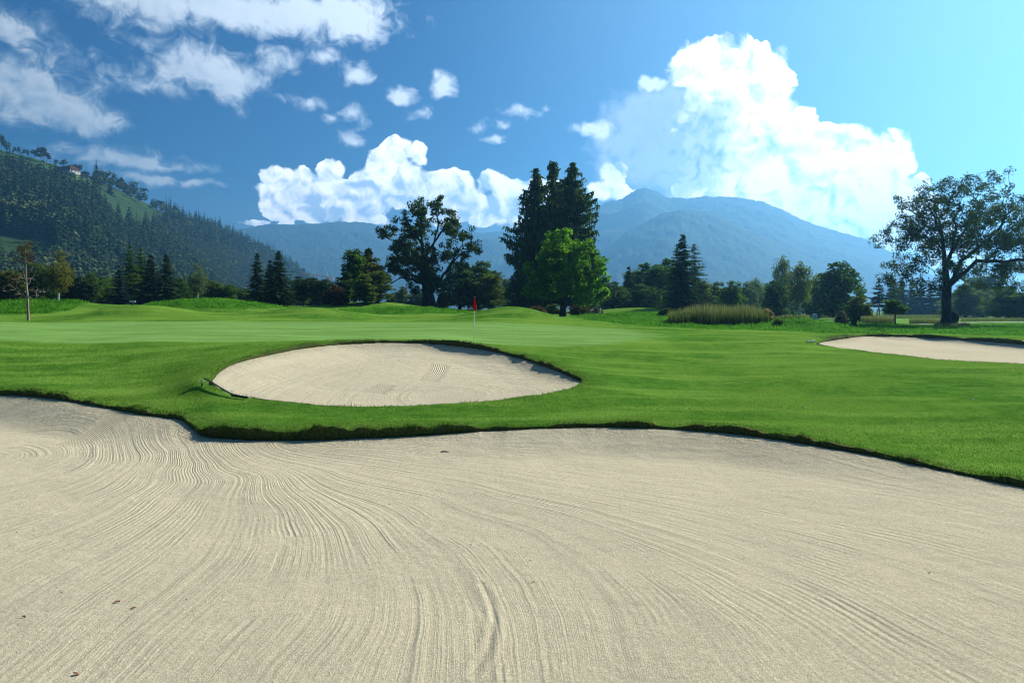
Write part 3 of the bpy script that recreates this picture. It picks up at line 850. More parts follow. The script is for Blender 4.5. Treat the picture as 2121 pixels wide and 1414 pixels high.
VEIL = [(a, b, c * 1.14, d * 1.14, e * 1.06) for a, b, c, d, e in VEIL]
def field(vec, blobs, soft):
    acc = None
    for px, py, rx, ry, w in blobs:
        a0, e0 = azel(px, py); ax = (azel(px + rx, py)[0] - azel(px - rx, py)[0]) / 2; ey = (azel(px, py - ry)[1] - azel(px, py + ry)[1]) / 2
        v = g.vec('MULTIPLY_ADD', vec, (1 / ax, 1 / ey, 0), (-a0 / ax, -e0 / ey, 0))
        f = g.math('MULTIPLY_ADD', g.vec('LENGTH', v), -w, w)
        acc = f if acc is None else g.math('SMOOTH_MAX', acc, f, soft)
    return acc

def billow(vec, s, seed, octs=6):
    acc = None
    for k in range(octs):
        n = g.node('ShaderNodeTexNoise', noise_dimensions='2D'); g.put(n.inputs['Vector'], vec)
        n.inputs['Scale'].default_value = s * 2.03 ** k; n.inputs['Detail'].default_value = 0
        b = g.math('ABSOLUTE', g.math('MULTIPLY_ADD', n.outputs[0], 2.0, -1.0))
        acc = g.math('MULTIPLY', b, 1.0) if acc is None else g.math('MULTIPLY_ADD', b, 0.58 ** k, acc)
    return acc   # ~0..1

# heaped clouds: domain wobble, then cauliflower relief on the union of heaps
wob = g.node('ShaderNodeTexNoise', noise_dimensions='2D'); g.put(wob.inputs['Vector'], pv); wob.inputs['Scale'].default_value = 0.48; wob.inputs['Detail'].default_value = 2
pw = g.vec('MULTIPLY_ADD', g.vec('SUBTRACT', wob.outputs['Color'], (0.5, 0.5, 0.5)), (1.6, 1.2, 0), pv)
b1 = billow(pw, 0.24, 0)
c1 = billow(pw, 0.24, 0, 4)
b2 = billow(g.vec('ADD', pw, (0.6, 0.45, 0)), 0.24, 0, 4)
F = field(pw, CUMULUS, 0.16)
Fd = g.math('MULTIPLY_ADD', b1, 0.72, g.math('MULTIPLY', F, 1.5))
Fd = g.math('SUBTRACT', Fd, 0.50)
soft = g.math('MULTIPLY_ADD', g.ss(g.noise(pv, 0.35, 2, 0.5, '2D'), .4, .62), 0.42, 0.10)
aC0 = g.ss(Fd, 0.0, soft)
rel = g.math('SUBTRACT', c1, b2)                       # relief toward the sun
tex = g.noise(pw, 0.55, 4, 0.5, '2D')
# thin clouds
wob2 = g.noise(pv, 0.5, 4, 0.6, '2D')
fil = g.noise(g.vec('MULTIPLY', pv, (0.9, 1.1, 1)), 0.65, 8, 0.62, '2D', dist=0.6)
G = field(pw, VEIL, 0.25)
aV = g.ss(g.math('ADD', G, g.math('ADD', g.math('MULTIPLY_ADD', b1, 0.40, -0.14), g.math('MULTIPLY_ADD', fil, 1.2, -0.60))), 0.0, 0.80, 0.0, 0.92)
SH = g.ss(g.math('ADD', field(pw, SHADE, 0.3), g.math('MULTIPLY_ADD', tex, 0.7, -0.35)), -0.05, 0.55)
UM = g.ss(g.math('ADD', field(pw, UMBRA, 0.3), g.math('MULTIPLY_ADD', tex, 0.8, -0.4)), -0.1, 0.6)
aC = g.math('MAXIMUM', aC0, g.math('MULTIPLY', SH, 0.64))
near = g.ss(cosun, 0.50, 0.95)                          # clouds toward the sun are brighter
lit = g.math('ADD', g.math('MULTIPLY_ADD', rel, 1.5, 0.62), g.math('MULTIPLY', g.math('SUBTRACT', tex, 0.5), 0.5))
lit = g.math('ADD', lit, g.math('MULTIPLY', g.ss(Fd, 0.30, 0.0), 0.35), clamp=False)
lit = g.math('MULTIPLY_ADD', UM, -0.60, g.math('ADD', lit, 0.12))
lit = g.math('MULTIPLY_ADD', near, 0.30, lit, clamp=True)
STR = 0.033
cumc = g.mix(lit, g.rgb((0.26, 0.36, 0.52)), g.rgb((0.80, 0.82, 0.84)))
cumc = g.mix(near, cumc, g.mix(1.0, cumc, g.rgb((0.92, 0.87, 0.82)), 'MULTIPLY'))
bl = g.mix(g.ss(tex, .3, .7), g.rgb((0.035, 0.095, 0.20)), g.rgb((0.10, 0.18, 0.30)))
cumc = g.mix(g.math('MULTIPLY', SH, g.math('MULTIPLY_ADD', lit, -0.30, 1.0)), cumc, bl)
veilc = g.mix(g.math('MULTIPLY', g.ss(aV, 0.2, 0.86), g.math('MULTIPLY_ADD', rel, 1.0, 0.75), None, True), g.rgb((0.16, 0.24, 0.32)), g.rgb((0.38, 0.43, 0.47)))
veilc = g.mix(g.ss(cosun, 0.1, 0.6), veilc, g.rgb((0.62, 0.68, 0.74)))
# blue of the sky, a shade deeper away from the sun
hs = g.node('ShaderNodeHueSaturation'); hs.inputs['Saturation'].default_value = 1.75; hs.inputs['Hue'].default_value = 0.514
nt.links.new(sky.outputs[0], hs.inputs['Color'])
base = g.vec('MULTIPLY', hs.outputs[0], (STR, STR, STR))
glow = g.ss(cosun, 0.55, 1.0)
base = g.mix(g.math('MULTIPLY', glow, 0.38), base, g.rgb((0.26, 0.44, 0.54)))
c = g.mix(aV, base, veilc)
thick = g.lin(el, 4, 26, 1.75, 0.95)
cumc = g.mix(1.0, cumc, thick, 'MULTIPLY')
c = g.mix(aC, c, cumc)
bg = g.node('ShaderNodeBackground'); nt.links.new(c, bg.inputs[0]); bg.inputs[1].default_value = 1.0
wo = g.node('ShaderNodeOutputWorld'); nt.links.new(bg.outputs[0], wo.inputs[0])
world.cycles.sampling_method = 'MANUAL'; world.cycles.sample_map_resolution = 512

# valley air
def make_haze(dens):
    m, nt = new_mat('haze'); g = N(nt)
    v = g.node('ShaderNodeVolumePrincipled')
    v.inputs['Color'].default_value = (0.19, 0.55, 1.0, 1)
    v.inputs['Density'].default_value = dens
    v.inputs['Anisotropy'].default_value = 0.48
    o = g.node('ShaderNodeOutputMaterial'); nt.links.new(v.outputs[0], o.inputs['Volume'])
    b = MB(); b.box((0, 0, 365), (13400, 13400, 740))
    h = b.build('haze', m)
    tag(h, 'pale blue valley haze in front of the mountains', 'haze', kind='stuff')
make_haze(2.8e-4)

scene.view_settings.view_transform = 'Standard'; scene.view_settings.look = 'None'
scene.view_settings.exposure = 1.0; scene.view_settings.gamma = 1.0
cy = scene.cycles
cy.filter_width = 1.15
cy.max_bounces = 5; cy.diffuse_bounces = 2; cy.glossy_bounces = 1; cy.transmission_bounces = 3; cy.transparent_max_bounces = 4; cy.volume_bounces = 0
cy.caustics_reflective = False; cy.caustics_refractive = False

# ------------------------------------------------------------------ hills and mountains
M_HILL = hill_mat('wooded hillside', [(0.011, 0.028, 0.009), (0.020, 0.044, 0.012), (0.032, 0.058, 0.016), (0.042, 0.095, 0.018), (0.065, 0.135, 0.026)], 0.01)
M_MOUNT = hill_mat('forested mountain', [(0.030, 0.058, 0.034), (0.040, 0.070, 0.038), (0.055, 0.085, 0.046)], 0.0016)

def interp(x, pts):
    return np.interp(x, [p[0] for p in pts], [p[1] for p in pts])

def mountain(name, prof, d_ridge, d_foot, nx, ns, rough, mat, back=1.35, seed=0):
    px = np.linspace(prof[0][0], prof[-1][0], nx)
    zr = CZ - (interp(px, prof) - HY) / F_PX * d_ridge
    zr = np.maximum(zr, 0)
    s = np.linspace(0, back + (1 - back) * 0, ns)
    X = np.zeros((ns, nx)); Y = X.copy(); Z = X.copy()
    for j, t in enumerate(s):
        d = d_foot + (d_ridge - d_foot) * t
        X[j] = (px - CX) / F_PX * (d if t <= 1 else d); Y[j] = d
        up = t ** 0.9 if t <= 1 else 1 - ((t - 1) / (back - 1)) ** 1.4
        Z[j] = zr * up
    q = np.stack([X.ravel(), Y.ravel()], 1)
    rid = 1 - np.abs(fbm(q, rough, 5, seed + 40)) * 2
    T = np.repeat(s, nx)
    fade = np.clip(T, 0, 1) * np.clip((1.02 - T) / 0.25, 0, 1) * (T <= 1)
    Z = Z.ravel() + (rid - 0.6) * fade * np.tile(zr, ns) * 0.14
    jag = fbm(q, 0.06, 2, seed + 3) * 5.0 * np.clip(T * 4, 0, 1) + fbm(q, 0.02, 2, seed + 8) * 6.0 * np.clip(T * 4, 0, 1)
    Z = np.where(T <= 1.01, Z + jag, Z) - 1.5
    i = np.arange(nx - 1); Fs = []
    for j in range(ns - 1):
        a = j * nx + i; Fs.append(np.stack([a, a + 1, a + nx + 1, a + nx], 1))
    o = link(name, mesh_np(name, np.column_stack([q, Z]), [np.concatenate(Fs)], {'meadow': np.zeros(len(q))}, mat, False))
    tag(o, kind='structure')
    return o

mountain('mountain', [(880, 640), (1000, 560), (1100, 490), (1180, 455), (1232, 428), (1262, 418), (1292, 408), (1318, 392), (1335, 387), (1352, 392), (1385, 407), (1425, 410), (1460, 405), (1500, 405), (1545, 409), (1580, 418), (1620, 432), (1660, 452), (1700, 468), (1740, 480), (1790, 494), (1830, 512), (1870, 538), (1930, 570), (2010, 600), (2140, 626), (2330, 644)], 3600, 2300, 520, 60, 0.0016, M_MOUNT, seed=1)
mountain('mountain', [(1010, 644), (1120, 585), (1230, 530), (1300, 480), (1370, 440), (1410, 431), (1470, 440), (1540, 468), (1620, 505), (1700, 545), (1800, 600), (1900, 644)], 2750, 1900, 320, 44, 0.002, M_MOUNT, seed=5)
mountain('mountain', [(150, 560), (300, 500), (420, 484), (480, 477), (530, 467), (580, 463), (640, 462), (700, 458), (750, 460), (800, 468), (860, 474), (920, 478), (980, 480), (1040, 479), (1100, 470), (1180, 480), (1300, 500), (1450, 560), (1600, 640)], 4700, 3100, 520, 60, 0.0012, M_MOUNT, seed=9)
mountain('mountain', [(640, 640), (760, 600), (860, 545), (930, 512), (985, 495), (1030, 491), (1085, 489), (1150, 505), (1250, 560), (1350, 640)], 3900, 2700, 300, 40, 0.0016, M_MOUNT, seed=13)
# ------------------------------------------------------------------ trees
def quads_mesh(name, C, U, Vv, tint, mat, shape='diamond'):
    """leaves: centre C, half axes U (length) and Vv (width)"""
    n = len(C)
    if shape == 'diamond':
        P4 = np.stack([C - U, C + Vv - U * 0.1, C + U, C - Vv - U * 0.1], 1)
    else:
        P4 = np.stack([C - U - Vv, C - U + Vv, C + U + Vv * .6, C + U - Vv * .6], 1)
    F4 = (np.arange(n)[:, None] * 4 + np.arange(4)[None])
    return mesh_np(name, P4.reshape(-1, 3), [F4], {'tint': np.repeat(tint, 4)}, mat)

def unit(v): return v / (np.linalg.norm(v, axis=-1, keepdims=True) + 1e-9)

def leaves(cent, rad, n, size, rng, flat=0.75, asp=0.55, up=0.4, hang=0.0):
    """n leaves round every cluster centre"""
    m = len(cent)
    c = np.repeat(cent, n, 0); r = np.repeat(np.broadcast_to(rad, (m,)), n)
    o = rng.randn(m * n, 3); o = unit(o) * (rng.rand(m * n, 1) ** 0.45)
    o[:, 2] *= flat
    C = c + o * r[:, None]
    nrm = unit(rng.randn(m * n, 3) + np.array([0, 0, up]) + o * 0.5)
    a = unit(np.cross(nrm, rng.randn(m * n, 3)))
    if hang: a = unit(a * (1 - hang) + np.array([0, 0, -1.0]) * hang)
    b = unit(np.cross(nrm, a))
    s = size * (0.6 + 0.8 * rng.rand(m * n, 1))
    ct = rng.rand(m)
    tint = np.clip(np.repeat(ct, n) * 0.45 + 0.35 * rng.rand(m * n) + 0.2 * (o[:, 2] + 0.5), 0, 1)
    return C, a * s, b * s * asp, tint

def skeleton(trunk, att, rng, wig=0.06, bow=0.12, tip=0.012, power=2.3, step=None, prefer=0.25):
    """grow limbs from a trunk path to the attraction points; returns segments with radii"""
    pos = [np.array(p, float) for p in trunk]; par = [-1] + list(range(len(trunk) - 1))
    base = pos[0]
    order = np.argsort(np.linalg.norm(att - np.array(trunk[len(trunk) // 2]), axis=1))
    arr = np.array(pos)
    first = max(1, int(len(trunk) * 0.35))
    for k in order:
        t = att[k]
        d = np.linalg.norm(arr - t, axis=1)
        cost = d + prefer * np.maximum(0, arr[:, 2] - t[2]) * 3
        cost[:first] = 1e9
        j = int(cost.argmin()); a = arr[j]; L = np.linalg.norm(t - a)
        m = max(2, min(5, int(L / (step or 0.7)) + 1))
        prev = j; new = []
        side = unit(np.cross(t - a, rng.randn(3)))
        for i in range(1, m + 1):
            f = i / m
            q = a + (t - a) * f + np.array([0, 0, 1]) * (bow * L * math.sin(math.pi * f) * 0.6) + side * (bow * L * math.sin(math.pi * f) * rng.randn() * 0.5) + rng.randn(3) * wig * L * (0 < f < 1)
            pos.append(q); par.append(prev); prev = len(pos) - 1; new.append(q)
        arr = np.concatenate([arr, np.array(new)])
    n = len(pos); acc = np.zeros(n); kids = np.zeros(n, int)
    for i in range(1, n): kids[par[i]] += 1
    for i in range(n - 1, 0, -1):
        if kids[i] == 0: acc[i] += tip ** power
        acc[par[i]] += acc[i]
    rad = acc ** (1 / power)
    return np.array(pos), np.array(par), rad

def limb_mesh(name, pos, par, rad, mat, rmin=0.0, r_base=None, flare=1.5, H=None):
    if r_base: 
        k = r_base / rad[0]; rad = rad * (1 + (k - 1) * np.clip(rad / rad[0], 0, 1) ** 0.8)
    idx = np.where((par >= 0) & (rad >= rmin))[0]
    Vs, Fs, o = [], [], 0
    for i in idx:
        a, b = pos[par[i]], pos[i]
        n = 8 if rad[i] > rad[0] * 0.4 else (5 if rad[i] > rad[0] * 0.12 else 3)
        ra = min(rad[par[i]], rad[i] * 1.35) if par[i] != 0 else rad[0] * flare
        t = unit(b - a); u = unit(np.cross(t, [0.3, 0.2, 1.0] if abs(t[2]) < .9 else [1.0, 0.1, 0])); v = np.cross(t, u)
        th = np.arange(n) * 2 * math.pi / n
        ring = np.cos(th)[:, None] * u + np.sin(th)[:, None] * v
        ext = t * rad[i] * 0.3
        Vs += [a - ext + ring * ra, b + ext + ring * rad[i]]
        k = np.arange(n); k2 = (k + 1) % n
        Fs.append((n, np.stack([o + k, o + k2, o + n + k2, o + n + k], 1))); o += 2 * n
    return mesh_np(name, np.concatenate(Vs), [np.concatenate([f for _, f in Fs])], None, mat, True)

def blob_points(blobs, n, rng, shell=0.5):
    """attraction points in a union of ellipsoids (x, y, z, rx, ry, rz)"""
    w = np.array([b[3] * b[4] * b[5] for b in blobs]) ** 0.8; w /= w.sum()
    out = []
    for b, k in zip(blobs, rng.multinomial(n, w)):
        o = unit(rng.randn(k, 3)) * (rng.rand(k, 1) ** shell)
        out.append(np.array(b[:3]) + o * np.array(b[3:6]))
    return np.concatenate(out)

LEAF = {
    'dark': leaf_mat('dark broad leaves', (0.0244, 0.0512, 0.0171), (0.0878, 0.1464, 0.0366), 0.42),
    'mid': leaf_mat('mid green leaves', (0.0366, 0.0781, 0.0171), (0.1220, 0.2135, 0.0366), 0.45),
    'olive': leaf_mat('olive leaves', (0.0512, 0.0708, 0.0220), (0.1464, 0.1769, 0.0512), 0.45),
    'yellow': leaf_mat('yellowing leaves', (0.065, 0.072, 0.015), (0.180, 0.165, 0.036), 0.45),
    'fresh': leaf_mat('fresh maple leaves', (0.050, 0.118, 0.012), (0.150, 0.290, 0.030), 0.55, 0.1),
    'ash': leaf_mat('old tree leaves', (0.0240, 0.0430, 0.0140), (0.0720, 0.1080, 0.0320), 0.46, 0.1),
    'spruce': leaf_mat('spruce needles', (0.0134, 0.0329, 0.0171), (0.0549, 0.0976, 0.0415), 0.22),
    'blue': leaf_mat('blue spruce needles', (0.018, 0.040, 0.030), (0.060, 0.095, 0.075), 0.15),
    'larch': leaf_mat('larch needles', (0.0317, 0.0586, 0.0220), (0.0976, 0.1403, 0.0512), 0.40, 0.1),
    'larchgreen': leaf_mat('green larch needles', (0.024, 0.060, 0.012), (0.090, 0.150, 0.028), 0.38, 0.1),
    'brown': leaf_mat('brown leaves', (0.045, 0.030, 0.014), (0.110, 0.070, 0.030), 0.3),
    'rust': leaf_mat('rusty leaves', (0.055, 0.045, 0.020), (0.160, 0.100, 0.050), 0.35),
    'pink': leaf_mat('faded pink blossom', (0.26, 0.15, 0.10), (0.50, 0.34, 0.26), 0.3),
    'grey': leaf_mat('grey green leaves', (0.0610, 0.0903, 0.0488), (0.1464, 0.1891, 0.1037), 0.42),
}
BARK = bark_mat('grey bark', (0.030, 0.026, 0.022), (0.075, 0.066, 0.056))
BARKD = bark_mat('dark bark', (0.016, 0.014, 0.012), (0.045, 0.040, 0.034))
BIRCH = bark_mat('birch bark', (0.55, 0.53, 0.49), (0.20, 0.18, 0.16), 3.0, True)
PINKB = bark_mat('reddish bark', (0.19, 0.13, 0.11), (0.31, 0.23, 0.20), 9.0)

def settle(me, H, W=None):
    return me

PROTO = {}
def proto(key, trunk_me, crown_me, H, W): PROTO[key] = (trunk_me, crown_me, H, W)

# --- generic broadleaves (built 10 m tall)
def broadleaf(key, seed, blobs, n_att, n_leaf, lsize, crad, trunk_top, leaf='mid', bark=BARKD, rb=0.26, hang=0.0, flat=.75, stems=1, tip=0.016):
    rng = np.random.RandomState(seed)
    att = blob_points(blobs, n_att, rng, 0.42)
    Vs = []
    path = [np.array([0, 0, 0.0])]
    for i in range(1, 8):
        path.append(np.array([0.12 * rng.randn() * i / 7, 0.12 * rng.randn() * i / 7, trunk_top * i / 7]))
    pos, par, rad = skeleton(path, att, rng, tip=tip, step=1.0)
    tm = limb_mesh('trunk', pos, par, rad, bark, rmin=0.022, r_base=rb)
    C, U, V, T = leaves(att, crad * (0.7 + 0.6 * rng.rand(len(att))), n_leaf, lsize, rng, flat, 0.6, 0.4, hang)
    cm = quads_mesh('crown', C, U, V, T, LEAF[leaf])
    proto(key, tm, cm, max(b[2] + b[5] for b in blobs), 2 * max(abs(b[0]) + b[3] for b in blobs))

broadleaf('round1', 11, [(0, 0, 6.0, 3.2, 3.2, 3.2), (-1.6, 0.5, 4.2, 2.6, 2.6, 2.6), (1.7, -0.4, 4.4, 2.6, 2.6, 2.6), (0.3, 0, 8.0, 1.9, 1.9, 1.9), (-.6, 0.8, 2.4, 3.2, 3.2, 1.7), (1.4, 0, 2.0, 2.4, 2.4, 1.5)], 210, 44, 0.21, 0.80, 5.5)
broadleaf('round2', 12, [(-0.8, 0, 5.5, 2.8, 2.8, 3.0), (1.4, 0.4, 6.3, 2.3, 2.3, 2.7), (0.2, -0.5, 8.2, 1.5, 1.5, 1.8), (1.9, 0, 3.2, 2.3, 2.3, 2.2), (-1.8, 0, 2.8, 2.3, 2.3, 2.0), (0, 0, 1.7, 2.6, 2.6, 1.4)], 210, 44, 0.21, 0.78, 5.5)
broadleaf('tall1', 13, [(0, 0, 6.0, 1.9, 1.9, 3.6), (-0.9, 0, 4.0, 1.6, 1.6, 2.4), (0.9, 0.2, 4.6, 1.5, 1.5, 2.4), (0.4, 0, 8.4, 1.1, 1.1, 1.7), (-0.6, 0, 7.6, 1.1, 1.1, 1.7), (0, 0, 2.2, 1.8, 1.8, 1.6)], 190, 42, 0.19, 0.62, 7.0, 'olive')
broadleaf('tall2', 14, [(0.2, 0, 6.4, 1.7, 1.7, 3.4), (-1.0, 0, 5.2, 1.3, 1.3, 2.6), (1.1, 0.2, 3.8, 1.3, 1.3, 2.2), (0, 0, 8.8, 0.9, 0.9, 1.3), (-0.7, 0, 2.6, 1.5, 1.5, 1.7), (.7, 0, 1.9, 1.4, 1.4, 1.3)], 190, 40, 0.19, 0.62, 7.0, 'olive')
broadleaf('birch1', 15, [(0, 0, 6.0, 1.7, 1.7, 3.2), (0.6, 0, 4.2, 1.8, 1.8, 2.0), (-0.8, 0, 4.6, 1.5, 1.5, 2.2), (0.1, 0, 8.4, 1.0, 1.0, 1.6)], 160, 26, 0.15, 0.70, 7.6, 'yellow', BIRCH, 0.17, 0.45, 1.1)
broadleaf('birch2', 16, [(0, 0, 6.4, 1.9, 1.9, 3.0), (0.9, 0, 4.0, 1.5, 1.5, 1.8), (-1.0, 0, 5.0, 1.3, 1.3, 2.0), (-0.3, 0, 8.6, 1.1, 1.1, 1.4)], 160, 24, 0.15, 0.75, 7.6, 'grey', BIRCH, 0.17, 0.6, 1.2)
broadleaf('pine', 17, [(0, 0, 7.4, 2.4, 2.4, 2.4), (-1.2, 0, 5.4, 1.8, 1.8, 1.9), (1.3, 0, 5.0, 1.8, 1.8, 2.0), (0.2, 0, 3.4, 1.9, 1.9, 1.6)], 140, 46, 0.24, 0.70, 7.0, 'spruce', BARK, 0.24, 0, .6)
broadleaf('bush1', 18, [(0, 0, 4.5, 5.0, 5.0, 4.5), (-3, 0, 3.4, 3.2, 3.2, 3.4), (3, 0, 3.6, 3.4, 3.4, 3.6), (0.6, 0, 7.4, 2.8, 2.8, 2.6)], 150, 44, 0.36, 1.15, 2.4, 'mid', BARKD, 0.2)
broadleaf('bush2', 19, [(-1, 0, 4.2, 4.0, 4.0, 4.2), (3, 0, 3.0, 3.4, 3.4, 3.0), (-4.5, 0, 2.6, 2.6, 2.6, 2.6), (1, 0, 7.6, 2.4, 2.4, 2.4)], 150, 42, 0.36, 1.15, 2.4, 'mid', BARKD, 0.2)
broadleaf('young', 20, [(0, 0, 6.8, 3.2, 3.2, 2.6), (0.6, 0, 8.4, 2.0, 2.0, 1.6), (-1.2, 0, 5.6, 2.0, 2.0, 1.6)], 70, 40, 0.38, 0.95, 5.2, 'mid', BARKD, 0.22)

# --- spruces (10 m)
def spruce(key, seed, Rb, levels, per, leaf='spruce', droop=0.35, tw=0.36, irregular=0.15, z0=0.6, dens=9, gap=1.0, power=0.85, bark=BARKD, hangtw=0.35, rb=0.17):
    rng = np.random.RandomState(seed); H = 10.0
    C, U, V, T = [], [], [], []
    Ps, Pr, Rd = [np.array([0, 0, 0.0])], [-1], [rb]
    nz = 12
    for i in range(1, nz + 1):
        Ps.append(np.array([0.03 * rng.randn(), 0.03 * rng.randn(), H * i / nz])); Pr.append(len(Ps) - 2); Rd.append(rb * (1 - 0.93 * i / nz))
    for L in range(levels):
        f = (L + rng.rand() * 1.0) / levels
        z = z0 + (H - z0) * f ** 0.95
        rl = Rb * (1 - f) ** power + 0.12
        n = max(3, int(per * (0.55 + 0.45 * (1 - f))))
        a0 = rng.rand() * 6.28
        for k in range(n):
            if rng.rand() > gap: continue
            a = a0 + 6.283 * k / n + rng.randn() * 0.25
            Ln = rl * (1 + irregular * rng.randn()); Ln = max(0.15, Ln)
            d = np.array([math.cos(a), math.sin(a), 0]); z = z + rng.randn() * .09
            m = max(3, int(dens * Ln / Rb) + 2)
            t = (np.arange(m) + rng.rand(m)) / m
            dz = 0.22 * t * (1 - f) - droop * (t ** 1.6) * Ln * (1.1 - f) + 0.25 * t ** 3 * Ln * droop
            p = np.array([0, 0, z]) + d * (t * Ln)[:, None] + np.array([0, 0, 1]) * dz[:, None]
            if Ln > 0.7:
                tip = np.array([0, 0, z]) + d * Ln * 0.9 + np.array([0, 0, -droop * 0.7 * Ln * (1.1 - f)])
                base = int(np.clip(round(z / H * nz), 1, nz)); Ps.append(tip); Pr.append(base); Rd.append(0.012)
            side = np.cross(d, [0, 0, 1.0])
            for sgn in (-1, 1):
                w = tw * (0.45 + 0.75 * (1 - t)) * (0.7 + 0.5 * rng.rand(m)) * (0.55 + 0.6 * (1 - f))
                out = unit(d[None] * 0.7 + sgn * side[None] * (0.9 * (1 - t))[:, None] + np.array([0, 0, -1.0]) * (hangtw + 0.35 * rng.rand(m))[:, None])
                C.append(p + out * w[:, None] * 0.8); U.append(out * w[:, None])
                q = unit(np.cross(out, rng.randn(m, 3) * 0.6 + np.array([0, 0, 1.0])))
                V.append(q * (w * 0.46)[:, None]); T.append(np.clip(0.25 + 0.6 * rng.rand(m) * (0.4 + 0.6 * t), 0, 1))
    n = 24; t = rng.rand(n)   # leader
    C.append(np.column_stack([rng.randn(n) * 0.05, rng.randn(n) * 0.05, H - 0.55 + t * 0.6])); o = unit(np.column_stack([rng.randn(n, 2), 0.6 + rng.rand(n)])); U.append(o * 0.14); V.append(unit(np.cross(o, rng.randn(n, 3))) * 0.05); T.append(0.3 + 0.4 * t)
    tm = limb_mesh('trunk', np.array(Ps), np.array(Pr), np.array(Rd), bark, flare=1.25)
    cm = quads_mesh('crown', np.concatenate(C), np.concatenate(U), np.concatenate(V), np.concatenate(T), LEAF[leaf])
    proto(key, tm, cm, H, 2 * Rb)

spruce('spruce1', 31, 2.1, 46, 11)
spruce('spruce2', 32, 2.5, 44, 11, irregular=0.28)
spruce('spruce3', 33, 1.7, 46, 10, 'spruce', 0.4, 0.28, .25)
spruce('bluespruce', 34, 1.6, 42, 10, 'blue', 0.25, 0.26, .22)
spruce('larchA', 35, 2.2, 44, 10, 'larchgreen', 0.25, 0.30, 0.25, 1.0, 9, 0.9, 0.6)
spruce('larchB', 36, 2.4, 38, 9, 'larch', 0.15, 0.28, 0.3, 1.0, 9, 0.85, 0.6, BARK)
spruce('column', 37, 0.7, 30, 8, 'spruce', 0.3, 0.22)
spruce('tierpine', 38, 2.3, 15, 12, 'spruce', 0.10, 0.42, 0.25, 2.6, 11, 0.9, 0.75, BARKD, 0.25)

def plant(kind_name, key, px, base, top, width, d, label, cat='tree', group=None, leaf=None, bark=None, rz=None, zb=None, lean=0.0, yscale=None):
    """stand a tree where it was surveyed: column, base row (or None for ground), top row, crown width in columns, distance"""
    tm, cm, H, W = PROTO[key]
    x = PX(px, d)
    z = zb if zb is not None else gz(x, d)
    h = ZY(top, d) - z
    w = width / F_PX * d * (1.28 if kind_name in ('broadleaf_tree', 'lime_tree', 'poplar_tree', 'pine_tree', 'thicket_tree') else 1.1)
    o = empty(kind_name, (x, d, z - 0.05), rz if rz is not None else (px * 1.37) % 6.28)
    sx = w / W; sz = h / H
    o.scale = (sx, sx if yscale is None else yscale, sz)
    o.rotation_euler[1] = lean
    tag(o, label, cat, group)
    t = link('trunk', tm, o); c = link('crown', cm, o)
    if leaf:
        c.material_slots[0].link = 'OBJECT'; c.material_slots[0].material = LEAF[leaf]
    if bark:
        t.material_slots[0].link = 'OBJECT'; t.material_slots[0].material = bark
    return o

# ---- the three trees that matter most -----------------------------------------------------------
# old spreading tree on the right
rng = np.random.RandomState(101)
d0 = 73.0
def loc(px, py, dy=0.0, d=d0, bx=1962, by=677):
    return np.array([(px - bx) / F_PX * d, dy, (by - py) / F_PX * d])
blobs = []
for px, py, rx, ry in [(1945, 400, 42, 40), (1925, 440, 48, 36), (2000, 395, 36, 34), (2020, 440, 50, 40), (2050, 385, 24, 30), (2075, 440, 40, 40), (2105, 430, 26, 30), (1890, 470, 40, 26), (1860, 495, 26, 16), (1850, 480, 20, 16), (1930, 500, 55, 34), (2000, 500, 55, 40),
                       (2070, 500, 55, 40), (2120, 500, 45, 45), (1905, 545, 46, 26), (1880, 580, 36, 16), (1925, 590, 30, 16), (1895, 607, 20, 8), (1990, 560, 30, 26), (2050, 555, 40, 24), (2110, 555, 45, 26), (2150, 470, 50, 60), (2165, 560, 40, 30), (2040, 590, 22, 12), (1968, 470, 30, 50), (2100, 590, 25, 14)]:
    c = loc(px, py); r = rx / F_PX * d0
    for dy in (-2.2, 0.6, 3.0): blobs.append((c[0], dy + rng.randn() * 0.6, c[2], r, r * 1.1 + 0.3, ry / F_PX * d0))
att = blob_points(blobs, 820, rng, 0.45)
trunk = [loc(1962, 677), loc(1961, 655), loc(1960, 625), loc(1961, 595), loc(1958, 560), loc(1955, 520), loc(1950, 480), loc(1944, 440)]
pos, par, rad = skeleton(trunk, att[:0].reshape(0, 3), rng) if False else (None, None, None)
def hero(trunk, limbs, att, rng, r_tr, tip, rmin=0.02, **k):
    """explicit main limbs first, then twigs to the attraction points"""
    pos = [np.array(p, float) for p in trunk]; par = [-1] + list(range(len(trunk) - 1))
    for start, path in limbs:
        prev = start
        for p in path:
            pos.append(np.array(p, float)); par.append(prev); prev = len(pos) - 1
    arr = np.array(pos); nb = len(arr)
    order = np.argsort(np.min(np.linalg.norm(att[:, None] - arr[None], axis=-1), axis=1))
    for j in order:
        t = att[j]; dd = np.linalg.norm(arr - t, axis=1) + 0.5 * np.maximum(0, arr[:, 2] - t[2]); dd[:3] = 1e9
        i = int(dd.argmin()); a = arr[i]; L = np.linalg.norm(t - a); m = max(1, min(4, int(L / 0.7) + 1)); prev = i; new = []
        for q in range(1, m + 1):
            f = q / m
            p = a + (t - a) * f + np.array([0, 0, .10 * L * math.sin(math.pi * f)]) + rng.randn(3) * 0.06 * L * (f < 1)
            pos.append(p); par.append(prev); prev = len(pos) - 1; new.append(p)
        arr = np.concatenate([arr, new])
    n = len(pos); acc = np.zeros(n); kids = np.zeros(n, int)
    for i in range(1, n): kids[par[i]] += 1
    for i in range(n - 1, 0, -1):
        if kids[i] == 0: acc[i] += tip ** 2.3
        acc[par[i]] += acc[i]
    rad = acc ** (1 / 2.3)
    return np.array(pos), np.array(par), rad

